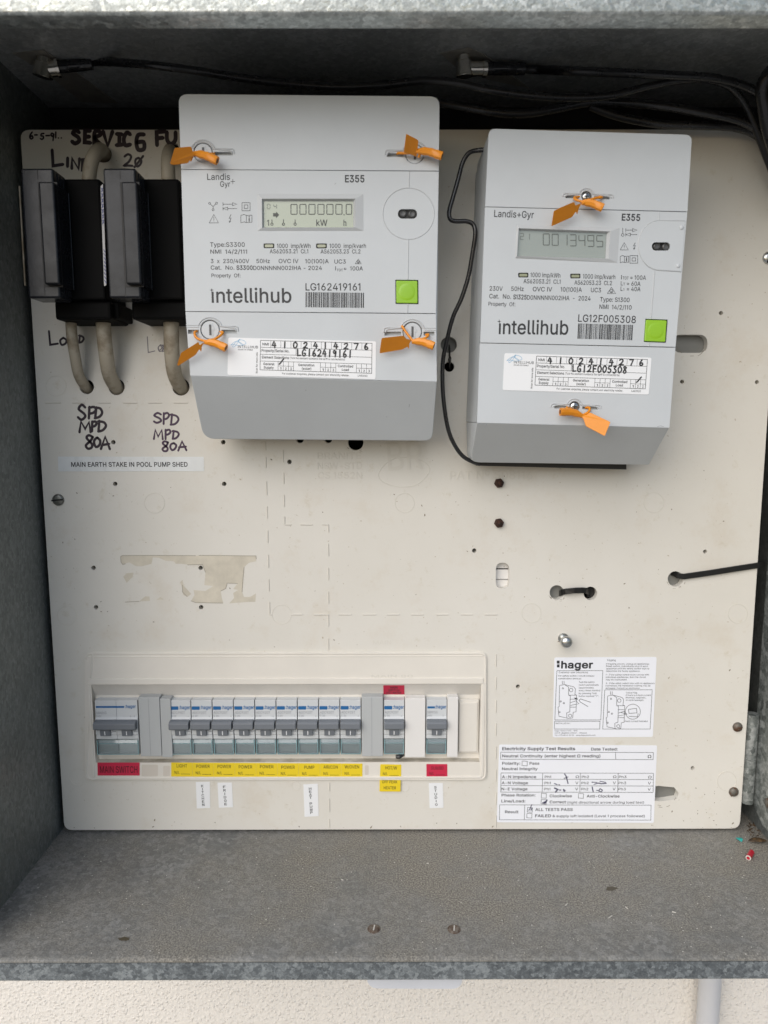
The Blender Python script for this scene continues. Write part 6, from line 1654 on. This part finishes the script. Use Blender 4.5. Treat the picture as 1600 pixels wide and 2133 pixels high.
# thin antenna lead beside the smaller meter
b = MB()
b.tube([at(*p) for p in ((1012, 312, 46), (998, 313, 45), (978, 318, 42), (964, 338, 40), (954, 375, 40), (944, 410, 40), (936, 440, 40), (938, 456, 40), (950, 461, 40), (972, 461, 40), (986, 468, 40), (990, 488, 40),
      (984, 530, 38), (976, 575, 36), (962, 620, 34), (944, 660, 32), (932, 705, 30), (923, 750, 28), (922, 800, 28), (926, 850, 28), (934, 895, 27), (946, 925, 26), (962, 948, 25), (980, 960, 24), (1000, 967, 24))], 1.55, n=10, smooth=6)
tag(b.build('antenna_lead', m_coax, smooth=60), 'thin black lead snaking down the gap left of the smaller meter', 'cable')

# cable ties
def strap(name, label, pts, wd, th=1.3, head=None):
    b = MB()
    P = [at(*p) for p in pts]
    rings = []
    for i, p in enumerate(P):
        t = (P[min(i+1, len(P)-1)]-P[max(i-1, 0)]).normalized()
        n = Vector((0, 0, 1)); n = (n-t*n.dot(t)).normalized(); o = t.cross(n)
        rings.append([p+n*wd/2+o*th/2, p-n*wd/2+o*th/2, p-n*wd/2-o*th/2, p+n*wd/2-o*th/2])
    b.loft(rings); o = tag(b.build(name, m_tie, bevel=.25), label, 'cable tie', 'black cable ties threaded through the board')
    if head:
        b = MB(); b.box(*head); b.build('tie_head', m_tie, o, bevel=.5)
strap('cable_tie', 'short black cable tie looped between two holes in the board', [(1164, 1238, -9), (1170, 1234, -1), (1178, 1232, 3), (1196, 1230, 4.5), (1212, 1229.5, 4), (1220, 1230, 2), (1226, 1233, -3), (1229, 1238, -9)], 4.6,
      head=(at(1222, 1235, -7).x, at(1240, 1235, -7).x, -9.5, -6.3, at(1230, 1244, -7).z, at(1230, 1224, -7).z))
strap('cable_tie', 'long black cable tie running from a hole to the right edge of the board', [(1396, 1193, -9), (1404, 1194, -3), (1412, 1199, 1), (1424, 1201, 1.8), (1480, 1193, 2.2), (1540, 1183.5, 2.0), (1579, 1177.5, 1.2), (1592, 1175, -6)], 4.6)
strap('cable_tie', 'black cable tie passing between two holes left of the smaller meter', [(936, 722, -9), (936, 728, -2), (936.5, 736, 2), (937, 748, 2.4), (937, 756, 1.4), (937, 762, -3), (937, 766, -9)], 4.4)

# ------------------------------------------------------------------ litter on the shelf
def lit(x, y, h=.0): return atz(x, y, ZSH+h)
b = MB(); p = lit(1540, 1748, .8)
b.loft([[p+Vector(v) for v in ((-3.0, -1, 1.2), (2.6, -1, .8), (2.0, -1.4, -.7), (.6, -3.0, -.7))], [p+Vector(v) for v in ((-2.8, .8, 1.0), (2.2, 1.2, .6), (1.8, 1, -.7), (.2, .4, -.7))]])
tag(b.build('plastic_scrap', m_teal), 'small teal plastic scrap on the shelf near the right corner', 'scrap')
b = MB(); a, c = lit(1559, 1787, 2.0), lit(1566, 1775, 2.0)
b.tube([a, a+(c-a)*.3, c], 2.1, n=12, smooth=0)
o = tag(b.build('wire_ferrule', m_redplas, smooth=50), 'tiny red wire ferrule lying on the shelf near the right corner', 'scrap')
b = MB(); v = (a-c).normalized(); b.tube([a+v*.02, a+v*.5], [2.15, 1.9], n=12, smooth=0); b.build('ferrule_rim', m_scrap, o)
b = MB(); b.tube([a+v*.52, a+v*.56], 1.3, n=12, smooth=0); b.build('ferrule_bore', m_redplas, o)
b = MB()
pc = lit(1578, 1752, 1.2)
rings = []
for k in range(9):
    t = k/8; w_ = 3.2*math.sin(math.pi*t)**.8+.1
    rings.append([pc+Vector((-8+16*t, w_*math.cos(a), .9*math.sin(a)*w_/3+.3+math.sin(math.pi*t))) for a in [2*math.pi*q/8 for q in range(8)]])
b.loft(rings); tag(b.build('dry_leaf', m_leaf, smooth=40), 'curled brown dry leaf in the right corner of the shelf', 'leaf')
b = MB()
rnd = random.Random(4)
for k in range(26):
    x, y = 1566+rnd.uniform(-8, 18), 1728+rnd.uniform(-12, 14)
    p = lit(x, y, .3); a = rnd.uniform(0, 6.28); L = rnd.uniform(.8, 2.6); v = Vector((math.cos(a), math.sin(a), rnd.uniform(0, .4)))
    b.tube([p-v*L, p+v*L], rnd.uniform(.15, .5), n=5, smooth=0)
o = b.build('leaf_litter', m_leaf); tag(o, 'brown crumbled leaf litter in the back right corner of the shelf', 'litter'); o['kind'] = 'stuff'
b = MB()
for k in range(190):
    x, y = rnd.uniform(5, 1595), 1740+250*rnd.random()**.9
    p = lit(x, y, .12); a = rnd.uniform(0, 6.28); L = rnd.choice((.2, .25, .3, .35, .5)); v = Vector((math.cos(a), math.sin(a), 0)); q = Vector((-v.y, v.x, 0))*rnd.uniform(.15, .35)
    if x < 110 and y < 1900-1.2*x: continue
    b.loft([[p-v*L-q, p+v*L-q, p+v*L+q, p-v*L+q], [p-v*L*.6-q*.6+Vector((0, 0, .25)), p+v*L*.6-q*.6+Vector((0, 0, .25)), p+v*L*.6+q*.6+Vector((0, 0, .25)), p-v*L*.6+q*.6+Vector((0, 0, .25))]])
for x0, y0, x1, y1 in ((1268, 1912, 1275, 1907), (1400, 1899, 1408, 1901), (1178, 1886, 1182, 1882), (1303, 1889, 1308, 1893), (889, 1798, 893, 1799), (711, 1832, 715, 1833)):
    b.tube([lit(x0, y0, .4), lit(x1, y1, .4)], .35, n=5, smooth=0)
o = b.build('grit', m_scrap); tag(o, 'pale grit and fibres scattered over the dusty shelf', 'grit'); o['kind'] = 'stuff'

for o in scene.objects:
    if '_o' in o: del o['_o']
